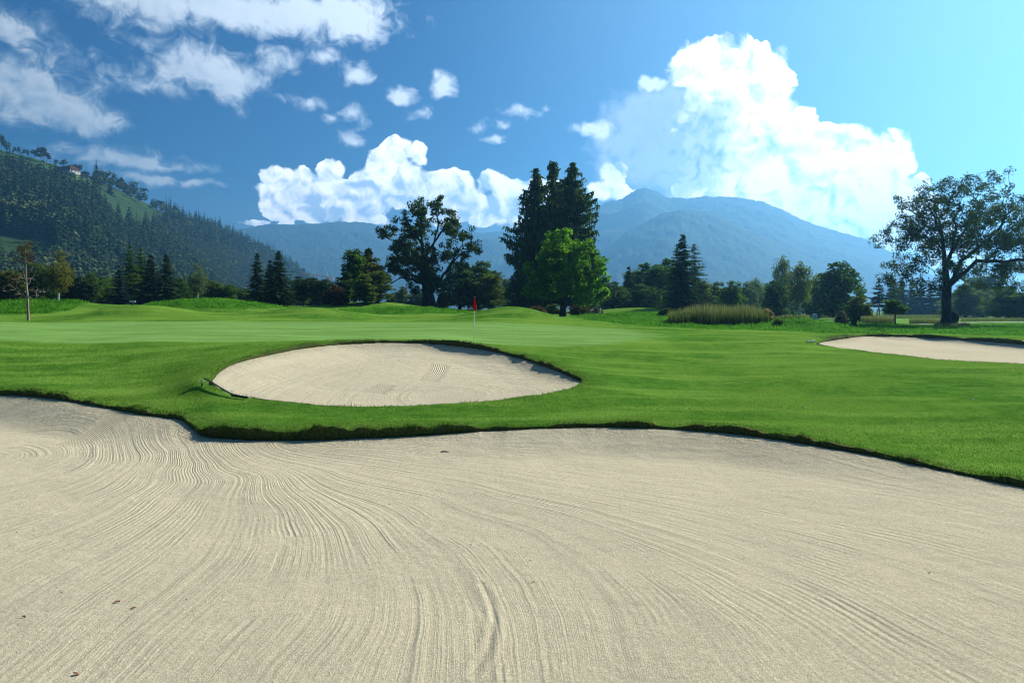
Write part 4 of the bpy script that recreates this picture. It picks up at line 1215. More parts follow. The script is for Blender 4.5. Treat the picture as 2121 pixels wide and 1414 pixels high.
def mid(a, b, n, rng, w=0.15):
    return [a + (b - a) * (i / n) + rng.randn(3) * w * (i < n) for i in range(1, n + 1)]

def path(pts, rng, n=3, w=0.12):
    out = []
    for a, b in zip(pts[:-1], pts[1:]): out += mid(a, b, n, rng, w)
    return out

L_ = [(3, path([trunk[3], loc(1985, 560, .5), loc(2015, 530, 1), loc(2050, 505, 1.5), loc(2090, 470, 1.5), loc(2110, 430, 1)], rng)),
      (3, path([trunk[3], loc(2010, 540, -1), loc(2050, 545, -2), loc(2090, 542, -2.5), loc(2140, 530, -2)], rng)),
      (4, path([trunk[4], loc(1975, 510, 0), loc(1985, 460, .5), loc(2000, 420, 1), loc(2010, 390, 1)], rng)),
      (4, path([trunk[4], loc(1990, 520, 1.5), loc(2025, 470, 2), loc(2050, 420, 2.5), loc(2055, 385, 2.2)], rng)),
      (5, path([trunk[5], loc(1925, 500, -1), loc(1895, 495, -1.5), loc(1860, 490, -1.5)], rng)),
      (2, path([trunk[3], loc(1935, 592, -1), loc(1910, 600, -1.6), loc(1885, 610, -2)], rng)),
      (6, path([trunk[6], loc(1930, 440, 0), loc(1915, 420, 0)], rng)), (6, path([trunk[6], loc(1950, 430, 1), loc(1945, 390, 1)], rng))]
pos, par, rad = hero(trunk, L_, att, rng, 0.9, 0.02)
T = empty('spreading_tree', (PX(1962, d0), d0, gz(PX(1962, d0), d0) - 0.05))
tag(T, 'big old spreading tree with forked dark trunk beyond the right bunker', 'tree')
link('trunk', limb_mesh('trunk', pos, par, rad, BARKD, 0.018, 0.47, 1.85), T)
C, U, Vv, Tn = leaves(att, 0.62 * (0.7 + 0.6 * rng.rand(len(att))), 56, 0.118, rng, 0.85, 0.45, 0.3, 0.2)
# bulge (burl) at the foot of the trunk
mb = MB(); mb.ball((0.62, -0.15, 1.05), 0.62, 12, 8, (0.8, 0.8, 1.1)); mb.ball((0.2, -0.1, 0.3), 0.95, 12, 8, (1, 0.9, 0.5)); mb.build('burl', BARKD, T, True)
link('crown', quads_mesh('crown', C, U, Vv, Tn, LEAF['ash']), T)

# gnarled tree left of the flag, with bare twigs on top
rng = np.random.RandomState(202)
d1 = 100.0
def l1(px, py, dy=0.0): return loc(px, py, dy, d1, 889, 637)
blobs = []
for px, py, rx, ry in [(868, 430, 20, 24), (880, 470, 30, 30), (905, 425, 20, 22), (925, 450, 26, 26), (940, 480, 22, 24), (850, 480, 24, 24), (835, 455, 16, 18), (830, 510, 22, 20), (800, 480, 18, 12), (815, 468, 12, 8), (855, 530, 36, 30), (890, 530, 34, 34), (930, 520, 24, 22), (875, 570, 36, 26), (900, 580, 26, 24), (860, 600, 18, 16), (815, 545, 22, 20), (800, 560, 18, 18), (790, 575, 14, 14), (835, 560, 20, 16),
                       (965, 485, 18, 18), (975, 510, 24, 14), (950, 545, 20, 14), (960, 520, 20, 12), (985, 508, 12, 8), (880, 610, 14, 12), (845, 500, 20, 16)]:
    c = l1(px, py); r = rx / F_PX * d1
    for dy in (-1.6, 1.4): blobs.append((c[0], dy + rng.randn() * .5, c[2], r * .95, r + .4, ry / F_PX * d1))
att = blob_points(blobs, 430, rng, 0.5)
trunk = [l1(889, 637), l1(887, 610), l1(884, 585), l1(880, 560), l1(876, 530), l1(874, 500), l1(872, 465), l1(870, 430)]
L_ = [(2, path([trunk[2], l1(858, 575, -1), l1(835, 572, -1.5), l1(805, 590, -2)], rng)), (3, path([trunk[3], l1(855, 540, 0), l1(830, 500, 0), l1(800, 488, 0), l1(782, 485, 0)], rng)),
      (3, path([trunk[3], l1(895, 520, 1), l1(905, 470, 1), l1(905, 420, 1)], rng)), (4, path([trunk[4], l1(905, 490, 0), l1(925, 460, 0), l1(932, 430, 0)], rng)),
      (1, path([trunk[1], l1(915, 575, -1), l1(935, 545, -1), l1(960, 520, -1), l1(990, 510, -1)], rng)), (1, path([trunk[1], l1(920, 560, 1), l1(950, 510, 1), l1(966, 480, 1)], rng)), (5, path([trunk[5], l1(850, 465, 0), l1(836, 445, 0)], rng))]
pos, par, rad = hero(trunk, L_, att, rng, 0.9, 0.022)
T = empty('gnarled_tree', (PX(889, d1), d1, ZY(637, d1) - 0.3))
tag(T, 'tall gnarled broadleaf tree with crooked limbs left of the red flag', 'tree')
link('trunk', limb_mesh('trunk', pos, par, rad, BARKD, 0.026, 0.85, 1.5), T)
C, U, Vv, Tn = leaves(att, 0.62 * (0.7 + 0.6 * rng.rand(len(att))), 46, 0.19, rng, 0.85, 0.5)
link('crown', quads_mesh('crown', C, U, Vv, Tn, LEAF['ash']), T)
for k in range(70):   # dead twigs standing above the crown
    a = att[rng.randint(len(att))]
    if a[2] < 9: continue
    tp = a + np.array([rng.randn() * .25, rng.randn() * .25, 0.9 + 1.0 * rng.rand()])
    mb = MB(); mb.tube([a, (a + tp) / 2 + rng.randn(3) * .06, tp], [0.03, 0.022, 0.008], 3, False); mb.build('dead_twig', BARK, T)

# bright maple in front of the larches
rng = np.random.RandomState(303)
d2 = 80.0
def l2(px, py, dy=0.0): return loc(px, py, dy, d2, 1166, 655)
blobs = []
for px, py, rx, ry in [(1170, 505, 34, 26), (1150, 520, 40, 30), (1195, 520, 34, 28), (1215, 550, 36, 30), (1125, 555, 36, 30), (1165, 555, 50, 36), (1230, 590, 30, 24), (1105, 590, 26, 20), (1190, 595, 44, 26), (1140, 595, 40, 24), (1240, 612, 18, 18), (1215, 620, 30, 12), (1110, 608, 24, 12), (1155, 492, 22, 12), (1180, 487, 14, 10)]:
    c = l2(px, py); r = rx / F_PX * d2
    for dy in (-1.6, 1.2): blobs.append((c[0], dy + rng.randn() * .4, c[2], r, r + .4, ry / F_PX * d2))
att = blob_points(blobs, 420, rng, 0.38)
trunk = [l2(1166, 655), l2(1166, 640), l2(1167, 625), l2(1166, 600), l2(1164, 570), l2(1162, 540), l2(1162, 510)]
L_ = [(2, path([trunk[2], l2(1140, 605, -.5), l2(1115, 600, -1)], rng)), (2, path([trunk[2], l2(1195, 605, 0), l2(1225, 590, 0)], rng)), (3, path([trunk[3], l2(1185, 560, .5), l2(1205, 530, .6)], rng)), (3, path([trunk[3], l2(1145, 560, .5), l2(1130, 540, .6)], rng))]
pos, par, rad = hero(trunk, L_, att, rng, .9, 0.018)
T = empty('maple_tree', (PX(1166, d2), d2, gz(PX(1166, d2), d2) - 0.05))
tag(T, 'bright green maple with short dark trunk in front of the tall larches', 'tree')
link('trunk', limb_mesh('trunk', pos, par, rad, BARKD, 0.02, 0.36, 1.4), T)
C, U, Vv, Tn = leaves(att, 0.62 * (0.7 + 0.6 * rng.rand(len(att))), 46, 0.17, rng, 0.75, 0.75, 0.9)
link('crown', quads_mesh('crown', C, U, Vv, Tn, LEAF['fresh']), T)

# three tall larches behind it
def big_larch(px, top, base, R_, seed, label, dd=112.0):
    rng = np.random.RandomState(seed); z0 = 1.2; H = ZY(top, dd) - z0
    C, U, V, T = [], [], [], []; mb_pos = [np.array([0, 0, 0.0])]; mb_par = [-1]; mb_rad = [0.42]
    nz = 16
    for i in range(1, nz + 1):
        mb_pos.append(np.array([0.08 * rng.randn(), 0.08 * rng.randn(), H * i / nz])); mb_par.append(i - 1); mb_rad.append(0.42 * (1 - 0.95 * i / nz))
    for L in range(66):
        f = (L + rng.rand()) / 66; z = 2.0 + (H - 2.0) * f
        env = 1.36 * R_ * min(1.0, (1 - f) * 1.75) ** 0.75 * (0.85 + 0.15 * math.sin(9 * f + seed)) + 0.3
        for k in range(6):
            if rng.rand() < 0.22: continue
            a = rng.rand() * 6.283; Ln = env * (0.45 + 0.65 * rng.rand()); d = np.array([math.cos(a), math.sin(a), 0])
            m = max(4, int(Ln * 6)); t = (np.arange(m) + rng.rand(m)) / m
            dz = -0.30 * t * Ln + 0.34 * t ** 2.4 * Ln
            p = np.array([0, 0, z]) + d * (t * Ln)[:, None] + np.array([0, 0, 1]) * dz[:, None]
            if Ln > 0.8:
                b = int(np.clip(round(z / H * nz), 1, nz)); q = p[m // 2]; mb_pos += [q, p[-1]]; mb_par += [b, len(mb_pos) - 2]; mb_rad += [0.035, 0.012]
            s = 0.34 + 0.35 * rng.rand(m)
            for r in range(2):
                out = unit(np.array([0, 0, -1.0]) + 0.45 * rng.randn(m, 3))
                C.append(p + out * s[:, None] * 0.7 + rng.randn(m, 3) * 0.10); U.append(out * s[:, None] * .62); V.append(unit(np.cross(out, rng.randn(m, 3))) * (0.085 + 0.06 * rng.rand(m))[:, None]); T.append(np.clip(0.2 + 0.7 * rng.rand(m), 0, 1))
            out = unit(d[None] + 0.35 * rng.randn(m, 3)); C.append(p); U.append(out * 0.26); V.append(unit(np.cross(out, rng.randn(m, 3))) * 0.10); T.append(0.3 + 0.5 * rng.rand(m))
    o = empty('larch_tree', (PX(px, dd), dd, z0)); tag(o, label, 'tree', 'tall larches behind the maple')
    link('trunk', limb_mesh('trunk', np.array(mb_pos), np.array(mb_par), np.array(mb_rad), BARKD, flare=1.2), o)
    link('crown', quads_mesh('crown', np.concatenate(C), np.concatenate(U), np.concatenate(V), np.concatenate(T), LEAF['larch'], 'strip'), o)
big_larch(1111, 349, 640, 4.6, 3, 'leftmost of three tall larches behind the maple, with loose left side', 112)
big_larch(1146, 335, 640, 3.9, 5, 'middle larch behind the maple, tallest of the three', 115)
big_larch(1186, 338, 640, 4.9, 8, 'rightmost of three tall larches behind the maple, densest crown', 110)

# half-bare tree far left
rng = np.random.RandomState(404)
d3 = 52.0
def l3(px, py, dy=0.0): return loc(px, py, dy, d3, 59, 663)
trunk = [l3(59, 663), l3(58, 640), l3(57, 615), l3(55, 590), l3(54, 565), l3(53, 540), l3(52, 515)]
L_ = [(3, path([trunk[3], l3(46, 570, -.2), l3(35, 550, -.4), l3(20, 540, -.5)], rng, 3, .03)), (3, path([trunk[3], l3(45, 560, .2), l3(44, 545, .2)], rng, 3, .03)), (3, path([trunk[3], l3(64, 570, .3), l3(70, 555, .3), l3(78, 545, .3)], rng, 3, .03)),
      (2, path([trunk[2], l3(40, 592, -.3), l3(22, 590, -.5), l3(16, 600, -.5)], rng, 3, .03)), (2, path([trunk[2], l3(80, 603, .2), l3(92, 600, .3), l3(104, 584, .3)], rng, 3, .03)), (4, path([trunk[4], l3(62, 560, .1), l3(64, 550, .1), l3(72, 540, 0)], rng, 3, .03)), (3, path([trunk[3], l3(42, 568, .4), l3(30, 564, .5), l3(12, 564, .5)], rng, 3, .03)),
      (2, path([trunk[2], l3(44, 600, .4), l3(36, 612, .5), l3(30, 616, .5)], rng, 3, .03)), (2, path([trunk[2], l3(66, 610, -.4), l3(74, 618, -.5), l3(90, 612, -.5)], rng, 3, .03))]
b = []
for px, py, rx, ry in [(44, 512, 14, 11), (60, 507, 10, 11), (52, 524, 18, 10), (42, 533, 11, 7), (58, 537, 12, 7)]:
    c = l3(px, py); b.append((c[0], 0, c[2], rx / F_PX * d3, rx / F_PX * d3, ry / F_PX * d3))
att = blob_points(b, 44, rng, .5)
twig = np.concatenate([blob_points([(l3(50, 575)[0], 0, l3(50, 575)[2], 1.1, .9, .9)], 30, rng), blob_points([(l3(35, 600)[0], 0, l3(35, 600)[2], .8, .7, .5), (l3(80, 600)[0], 0, l3(80, 600)[2], .7, .7, .5)], 34, rng)])
pos, par, rad = hero(trunk, L_, np.concatenate([att, twig]), rng, .9, 0.0125)
T = empty('half_bare_tree', (PX(59, d3), d3, gz(PX(59, d3), d3) - .05))
tag(T, 'half bare young tree with pale branches and brown leaves only at its top', 'tree')
link('trunk', limb_mesh('trunk', pos, par, rad, PINKB, 0.0, 0.085, 1.25), T)
C, U, Vv, Tn = leaves(att, 0.30, 26, 0.050, rng, .8, .5)
link('crown', quads_mesh('crown', C, U, Vv, Tn, LEAF['brown']), T)

# ---- the belt of trees behind the green: (kind, shape, column, top row, width, distance, leaf, bark, label)
BELT = [
    ('birch_tree', 'birch1', 121, 520, 62, 100, 'yellow', None, 'slender birch with white trunk right of the half bare tree'),
    ('broadleaf_tree', 'round2', 82, 538, 74, 106, 'dark', None, 'dark bushy tree between the half bare tree and the white birch'),
    ('broadleaf_tree', 'tall1', 12, 556, 60, 98, 'yellow', None, 'yellow brown tree at the far left edge'),
    ('broadleaf_tree', 'round1', 44, 560, 70, 112, 'dark', None, 'dark tree right behind the half bare trunk'),
    ('fir_tree', 'spruce2', 148, 566, 46, 112, 'spruce', None, 'dark fir close right of the white birch, branches to the ground'),
    ('broadleaf_tree', 'pine', 172, 572, 40, 110, 'spruce', BARK, 'dark pine with thin bare trunk over the far lawn on the left'),
    ('broadleaf_tree', 'round1', 190, 566, 46, 112, 'dark', BARK, 'round dark tree on a bare trunk in the left gap'),
    ('broadleaf_tree', 'round2', 213, 574, 36, 116, 'mid', None, 'greener small tree at right end of the left gap'),
    ('spruce_tree', 'bluespruce', 247, 549, 40, 104, 'blue', None, 'narrow silvery blue spruce with stiff branches'),
    ('broadleaf_tree', 'round2', 230, 596, 36, 108, 'dark', None, 'low dark tree just left of the silvery spruce'),
    ('larch_tree', 'larchA', 270, 507, 46, 124, 'larchgreen', None, 'green feathery larch, left one of the pair above the sign'),
    ('larch_tree', 'larchA', 292, 513, 44, 126, 'larchgreen', None, 'green feathery larch, right one of the pair above the sign'),
    ('broadleaf_tree', 'tall2', 278, 566, 54, 112, 'dark', None, 'dark leafy tree under the pair of green larches'),
    ('spruce_tree', 'spruce1', 313, 527, 52, 108, 'spruce', None, 'dark spruce between the green larches and its taller twin'),
    ('spruce_tree', 'spruce2', 345, 526, 60, 106, 'spruce', None, 'broad dark spruce with drooping boughs beside the rough mound'),
    ('broadleaf_tree', 'round1', 374, 578, 36, 110, 'dark', None, 'small round tree tucked against the broad dark spruce'),
    ('birch_tree', 'birch1', 409, 546, 50, 116, 'grey', None, 'pale birch with white forked trunk standing above the rough mound'),
    ('broadleaf_tree', 'round1', 448, 588, 36, 120, 'dark', None, 'small dark round tree right of the pale birch'),
    ('broadleaf_tree', 'round2', 474, 585, 34, 120, 'mid', None, 'small lighter green round tree, second right of the pale birch'),
    ('hedge_shrub', 'bush1', 500, 600, 40, 122, 'dark', None, 'low dark shrub left of the pair of black spruces'),
    ('spruce_tree', 'spruce3', 533, 524, 48, 100, 'spruce', None, 'black spruce, smaller one of the pair right of the rough mound'),
    ('spruce_tree', 'spruce2', 577, 519, 66, 94, 'spruce', None, 'largest black spruce with shaggy right side, beside the round pines'),
    ('spruce_tree', 'spruce1', 559, 538, 44, 102, 'spruce', None, 'slim black spruce squeezed between the two bigger ones'),
    ('pine_tree', 'pine', 629, 572, 52, 106, 'spruce', None, 'rounded dark pine right of the black spruces'),
    ('pine_tree', 'pine', 661, 575, 50, 104, 'spruce', None, 'rounded dark pine below the orange crane'),
    ('cypress_tree', 'column', 675, 584, 14, 98, 'spruce', None, 'thin black columnar conifer below the end of the crane'),
    ('broadleaf_tree', 'tall1', 735, 509, 56, 90, 'mid', None, 'tall tree with light green top left of the gnarled tree'),
    ('broadleaf_tree', 'tall2', 764, 514, 52, 92, 'yellow', None, 'tall tree with yellowing top next to the gnarled tree'),
    ('broadleaf_tree', 'round2', 716, 562, 54, 88, 'dark', BARK, 'dark low tree hanging over the rise, left foot of the tall pair'),
    ('broadleaf_tree', 'tall1', 782, 556, 54, 86, 'olive', BARK, 'thin stemmed olive tree under the gnarled tree, dark trunk showing'),
    ('broadleaf_tree', 'tall2', 756, 568, 44, 84, 'olive', BARK, 'thin stemmed olive tree with two dark trunks on the lawn'),
    ('multi_stem_shrub', 'bush2', 694, 588, 62, 84, 'brown', BARKD, 'brownish many stemmed shrub at the edge of the rise'),
    ('broadleaf_tree', 'round1', 834, 594, 32, 165, 'olive', None, 'far rounded olive tree in the gap under the long bare limb'),
    ('broadleaf_tree', 'round2', 862, 602, 38, 160, 'dark', None, 'far dark tree seen just left of the gnarled trunk'),
    ('broadleaf_tree', 'round2', 812, 604, 30, 170, 'dark', None, 'far low tree at the left side of the gap under the bare limb'),
    ('broadleaf_tree', 'round1', 952, 546, 84, 122, 'dark', None, 'dark wide tree just right of the gnarled tree'),
    ('broadleaf_tree', 'round2', 992, 533, 88, 124, 'dark', None, 'big dark tree directly behind the red flag'),
    ('broadleaf_tree', 'tall1', 1016, 562, 56, 118, 'olive', None, 'olive green tree forming right edge of the clump behind the flag'),
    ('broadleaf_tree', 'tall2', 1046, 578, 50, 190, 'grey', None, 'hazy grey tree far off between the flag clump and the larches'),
    ('broadleaf_tree', 'round1', 1076, 562, 62, 104, 'dark', None, 'black green tree at left foot of the tall larches'),
    ('broadleaf_tree', 'round2', 1118, 545, 70, 102, 'dark', None, 'dark tree between the larch trunks and the maple'),
    ('broadleaf_tree', 'round1', 1205, 560, 70, 104, 'dark', None, 'dark tree hidden behind the right half of the maple'),
    ('broadleaf_tree', 'round1', 1272, 584, 54, 122, 'dark', None, 'dark low tree just right of the maple with a reddish tip'),
    ('spruce_tree', 'spruce1', 1302, 552, 40, 128, 'spruce', None, 'dark spruce poking out between the maple and the poplars'),
    ('broadleaf_tree', 'tall1', 1313, 554, 46, 138, 'grey', None, 'hazy tree with pointed top right beside the poking spruce'),
    ('poplar_tree', 'tall2', 1336, 545, 52, 134, 'mid', None, 'upright tree with light tips, left one of the row before the fir'),
    ('poplar_tree', 'tall1', 1360, 541, 54, 132, 'mid', None, 'upright tree with light tips, middle one of the row before the fir'),
    ('poplar_tree', 'tall2', 1384, 536, 54, 134, 'mid', None, 'upright tree with light tips, nearest the pointed fir'),
    ('broadleaf_tree', 'round2', 1325, 585, 90, 126, 'dark', None, 'dark undergrowth tree in shade below the upright row'),
    ('fir_tree', 'spruce2', 1414, 486, 84, 98, 'spruce', None, 'tall pointed dark fir standing behind the left end of the reeds'),
    ('larch_tree', 'larchB', 1402, 506, 52, 118, 'larch', None, 'pale larch showing left of the pointed fir'),
    ('larch_tree', 'larchB', 1438, 505, 66, 120, 'larch', None, 'pale larch with spreading branches right of the pointed fir'),
    ('broadleaf_tree', 'tall1', 1453, 578, 44, 116, 'olive', BARKD, 'leaning olive tree between the pointed fir and the reeds'),
    ('broadleaf_tree', 'round2', 1482, 578, 52, 122, 'grey', None, 'greyish tree above the middle of the reeds'),
    ('broadleaf_tree', 'round1', 1517, 583, 54, 112, 'mid', None, 'round tree with sunlit right flank behind the reeds'),
    ('broadleaf_tree', 'round2', 1545, 580, 48, 150, 'grey', None, 'hazy tree right of the round sunlit one'),
    ('birch_tree', 'birch2', 1567, 577, 50, 155, 'grey', None, 'hazy birch clump with pale thin trunks'),
    ('broadleaf_tree', 'round1', 1605, 582, 52, 108, 'dark', None, 'dark round tree on a short trunk right of the reeds'),
    ('birch_tree', 'birch2', 1620, 532, 48, 124, 'grey', None, 'tall weeping birch rising above the dark round tree'),
    ('birch_tree', 'birch2', 1656, 545, 62, 106, 'olive', None, 'single dusky birch with bare lower trunk on the fairway'),
    ('broadleaf_tree', 'round2', 1692, 562, 56, 122, 'dark', None, 'dark tree between the dusky birch and the wide lime'),
    ('lime_tree', 'round1', 1738, 545, 104, 114, 'dark', None, 'wide dark leafy tree in the middle of the right tree belt'),
    ('willow_tree', 'bush1', 1780, 611, 58, 86, 'olive', None, 'small olive willow beside the pink blossom shrub'),
    ('pine_tree', 'tierpine', 1821, 579, 38, 160, 'spruce', None, 'tiered dark pine standing alone over the far fairway'),
    ('young_tree', 'young', 1854, 619, 42, 76, 'mid', None, 'small round headed young tree with thin stem by the path'),
    ('spruce_tree', 'spruce1', 1848, 569, 34, 210, 'spruce', None, 'bluish distant spruce left of the big spreading tree'),
    ('spruce_tree', 'spruce2', 1868, 574, 40, 214, 'spruce', None, 'bluish distant spruce partly behind the low left limb of the spreading tree'),
    ('spruce_tree', 'spruce3', 1888, 584, 34, 218, 'spruce', None, 'distant spruce under the low left limb of the spreading tree'),
    ('spruce_tree', 'spruce1', 1908, 588, 36, 216, 'spruce', None, 'distant spruce, second from the big trunk'),
    ('spruce_tree', 'spruce2', 1928, 590, 40, 214, 'spruce', None, 'distant spruce right next to the big trunk'),
    ('spruce_tree', 'spruce1', 1948, 588, 38, 218, 'spruce', None, 'distant spruce hidden behind the big trunk'),
    ('broadleaf_tree', 'round1', 2000, 588, 60, 142, 'olive', None, 'dusty olive tree right behind the big forked trunk'),
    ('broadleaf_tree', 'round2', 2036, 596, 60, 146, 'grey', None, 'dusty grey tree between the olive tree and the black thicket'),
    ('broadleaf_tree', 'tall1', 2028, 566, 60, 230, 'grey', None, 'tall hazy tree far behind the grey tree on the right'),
    ('broadleaf_tree', 'tall2', 2062, 570, 64, 226, 'grey', None, 'tall hazy tree far behind the black thicket'),
    ('thicket_tree', 'round1', 2088, 596, 70, 112, 'dark', None, 'black thicket tree with rusty top at the right edge'),
    ('thicket_tree', 'round2', 2140, 590, 90, 108, 'dark', None, 'black thicket tree cut off by the right edge'),
]
for nm, key, px, top, wd, dd, lf, bk, lab in BELT:
    plant(nm, key, px, None, top, wd, dd, lab, 'shrub' if 'shrub' in nm else 'tree', None, lf, bk)

SHRUBS = [
    ('shrub', 'bush2', 916, 604, 38, 97, 'rust', 'yellowish shrub growing at the foot of the gnarled tree'),
    ('shrub', 'bush1', 1110, 632, 56, 86, 'rust', 'straw coloured shrub left of the maple trunk'),
    ('shrub', 'bush2', 1146, 628, 46, 90, 'olive', 'olive shrub right behind the maple trunk'),
    ('shrub', 'bush1', 1200, 630, 60, 87, 'rust', 'straw coloured shrub right of the maple trunk'),
    ('shrub', 'bush2', 1236, 636, 38, 92, 'rust', 'reddish straw shrub behind the dark rail'),
    ('blossom_shrub', 'bush1', 1589, 637, 32, 60, 'pink', 'shrub with faded pink heads at right end of the reeds'),
    ('blossom_shrub', 'bush2', 1743, 642, 36, 66, 'pink', 'dark rounded shrub topped with faded pink blossom'),
    ('shrub', 'bush1', 1768, 657, 17, 62, 'spruce', 'small black ball shaped shrub beside the pink blossom shrub'),
    ('shrub', 'bush2', 1644, 641, 14, 64, 'mid', 'small light sapling bush on the fairway before the dusky birch'),
    ('shrub', 'bush1', 693, 617, 20, 83, 'dark', 'small dark bush round the stems on the rise'),
    ('shrub', 'bush2', 1380, 636, 34, 66, 'olive', 'grey green bush at left end of the reeds'),
    ('shrub', 'bush1', 1612, 660, 26, 57, 'grey', 'low dry tussock at right foot of the reeds'),
]
for nm, key, px, top, wd, dd, lf, lab in SHRUBS:
    o = plant(nm, key, px, None, top, wd, dd, lab, 'shrub', None, lf)
    if nm == 'blossom_shrub':      # dark foliage body under the faded heads
        inner = link('foliage', PROTO['bush1'][1], o); inner.scale = (0.93, 0.93, 0.9 if px < 1700 else 0.86)
        inner.material_slots[0].link = 'OBJECT'; inner.material_slots[0].material = LEAF['olive' if px < 1700 else 'dark']

# undergrowth closing the gaps at the foot of the slope and behind the right hand belt
UG = random.Random(12)
for k in range(30):
    px = -10 + k * 24 + UG.uniform(-6, 6)
    plant('broadleaf_tree', ('round1', 'round2', 'tall2', 'tall1')[k % 4], px, None, UG.uniform(566, 592) if px < 520 else UG.uniform(588, 602), UG.uniform(42, 62), UG.uniform(140, 165), 'dark leafy tree filling the shady background below the left hillside', 'tree', 'background trees below the left hillside', ('dark', 'dark', 'mid', 'olive')[k % 4])
for k in range(22):
    px = 1255 + k * 22.5 + UG.uniform(-6, 6)
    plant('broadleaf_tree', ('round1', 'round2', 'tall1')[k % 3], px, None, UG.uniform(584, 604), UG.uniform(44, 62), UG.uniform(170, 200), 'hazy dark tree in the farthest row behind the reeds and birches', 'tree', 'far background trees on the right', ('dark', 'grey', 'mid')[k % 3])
for k in range(9):
    px = 1975 + k * 21 + UG.uniform(-6, 6)
    plant('broadleaf_tree', ('round1', 'round2')[k % 2], px, None, UG.uniform(596, 612), UG.uniform(44, 60), UG.uniform(150, 190), 'grey hazy tree of the low row closing the right edge', 'tree', 'low background trees at the right edge', ('grey', 'olive', 'dark')[k % 3])
# ------------------------------------------------------------------ left hillside with its forest and farm
RIDGE = [(-900, 200), (-400, 225), (-200, 258), (0, 308), (60, 322), (130, 344), (185, 362), (240, 388), (300, 418), (350, 445), (390, 466), (440, 474), (480, 494), (520, 512), (560, 530), (600, 552), (640, 584), (670, 606), (700, 622), (760, 640)]
RD = [(-900, 800), (150, 800), (300, 950), (450, 1150), (600, 1400), (700, 1600), (760, 1700)]
FD = [(-900, 330), (0, 330), (200, 380), (400, 500), (550, 800), (680, 1200), (760, 1500)]
def hill_pt(px, t):
    px = np.asarray(px, float); t = np.asarray(t, float)
    dr, df = interp(px, RD), interp(px, FD)
    zr = CZ - (interp(px, RIDGE) - HY) / F_PX * dr
    tt = np.clip(t, 0, 1)
    d = df + (dr - df) * t
    x = (px - CX) / F_PX * d
    z = zr * (0.25 * tt + 0.75 * tt ** 1.35)
    q = np.stack([x, d], -1).reshape(-1, 2)
    n = fbm(q, 0.011, 4, 61).reshape(px.shape) * 11 * np.sin(np.pi * tt) * np.clip(zr / 60, 0, 1)
    z = z + n
    z = np.where(t > 1, zr * (1 - 0.9 * (t - 1)), z)
    return x, d, z
nx, nsr = 330, 90
pxs = np.linspace(-900, 760, nx); ts = np.linspace(-0.06, 1.4, nsr)
PXg, TSg = np.meshgrid(pxs, ts)
x, y, z = hill_pt(PXg, TSg)
z = np.where(TSg < 0, -3.0, z)
rowpy = HY - (z - CZ) * F_PX / y
def poly_in(poly, a, b): return inside(np.array(poly, float), np.stack([np.ravel(a), np.ravel(b)], 1)).reshape(np.shape(a))
MEADOW_TOP = [(-300, 200), (0, 296), (60, 312), (130, 334), (196, 358), (200, 372), (190, 384), (140, 366), (100, 350), (50, 334), (0, 322), (-300, 240)]
CLEARING = [(198, 382), (250, 396), (300, 418), (352, 444), (345, 452), (300, 458), (255, 452), (222, 430)]
FIELD = [(-200, 484), (40, 485), (90, 492), (120, 505), (114, 530), (60, 541), (-200, 545)]
BRUSH = [(372, 500), (430, 504), (480, 514), (560, 540), (612, 570), (650, 606), (600, 622), (480, 622), (420, 580), (385, 540)]
md = np.where(poly_in(MEADOW_TOP, PXg, rowpy), 1.0, 0.0)
md = np.where(poly_in(CLEARING, PXg, rowpy), 0.42, md); md = np.where(poly_in(FIELD, PXg, rowpy), 0.46, md)
i = np.arange(nx - 1); Fs = []
for j in range(nsr - 1):
    a = j * nx + i; Fs.append(np.stack([a, a + 1, a + nx + 1, a + nx], 1))
HILL = link('hill', mesh_np('hill', np.column_stack([x.ravel(), y.ravel(), z.ravel()]), [np.concatenate(Fs)], {'meadow': md.ravel()}, M_HILL, True))
tag(HILL, kind='structure')

def forest_mat():
    m, nt = new_mat('forest canopy'); g = N(nt)
    t = g.attr('tint'); hue = g.attr('hue')
    rnd = g.node('ShaderNodeObjectInfo').outputs['Random']
    f = g.math('ADD', t, g.lin(rnd, 0, 1, -.2, .25), clamp=True)
    a = g.mix(f, g.rgb((0.012, 0.030, 0.012)), g.rgb((0.048, 0.088, 0.030)))
    b = g.mix(f, g.rgb((0.028, 0.050, 0.014)), g.rgb((0.110, 0.130, 0.040)))
    c = g.mix(hue, a, b)
    g.out(g.principled(c, 0.95, None, 0.05))
    return m
M_FOREST = forest_mat(); M_PALE = bark_mat('pale pine trunks', (0.30, 0.25, 0.20), (0.20, 0.16, 0.13))

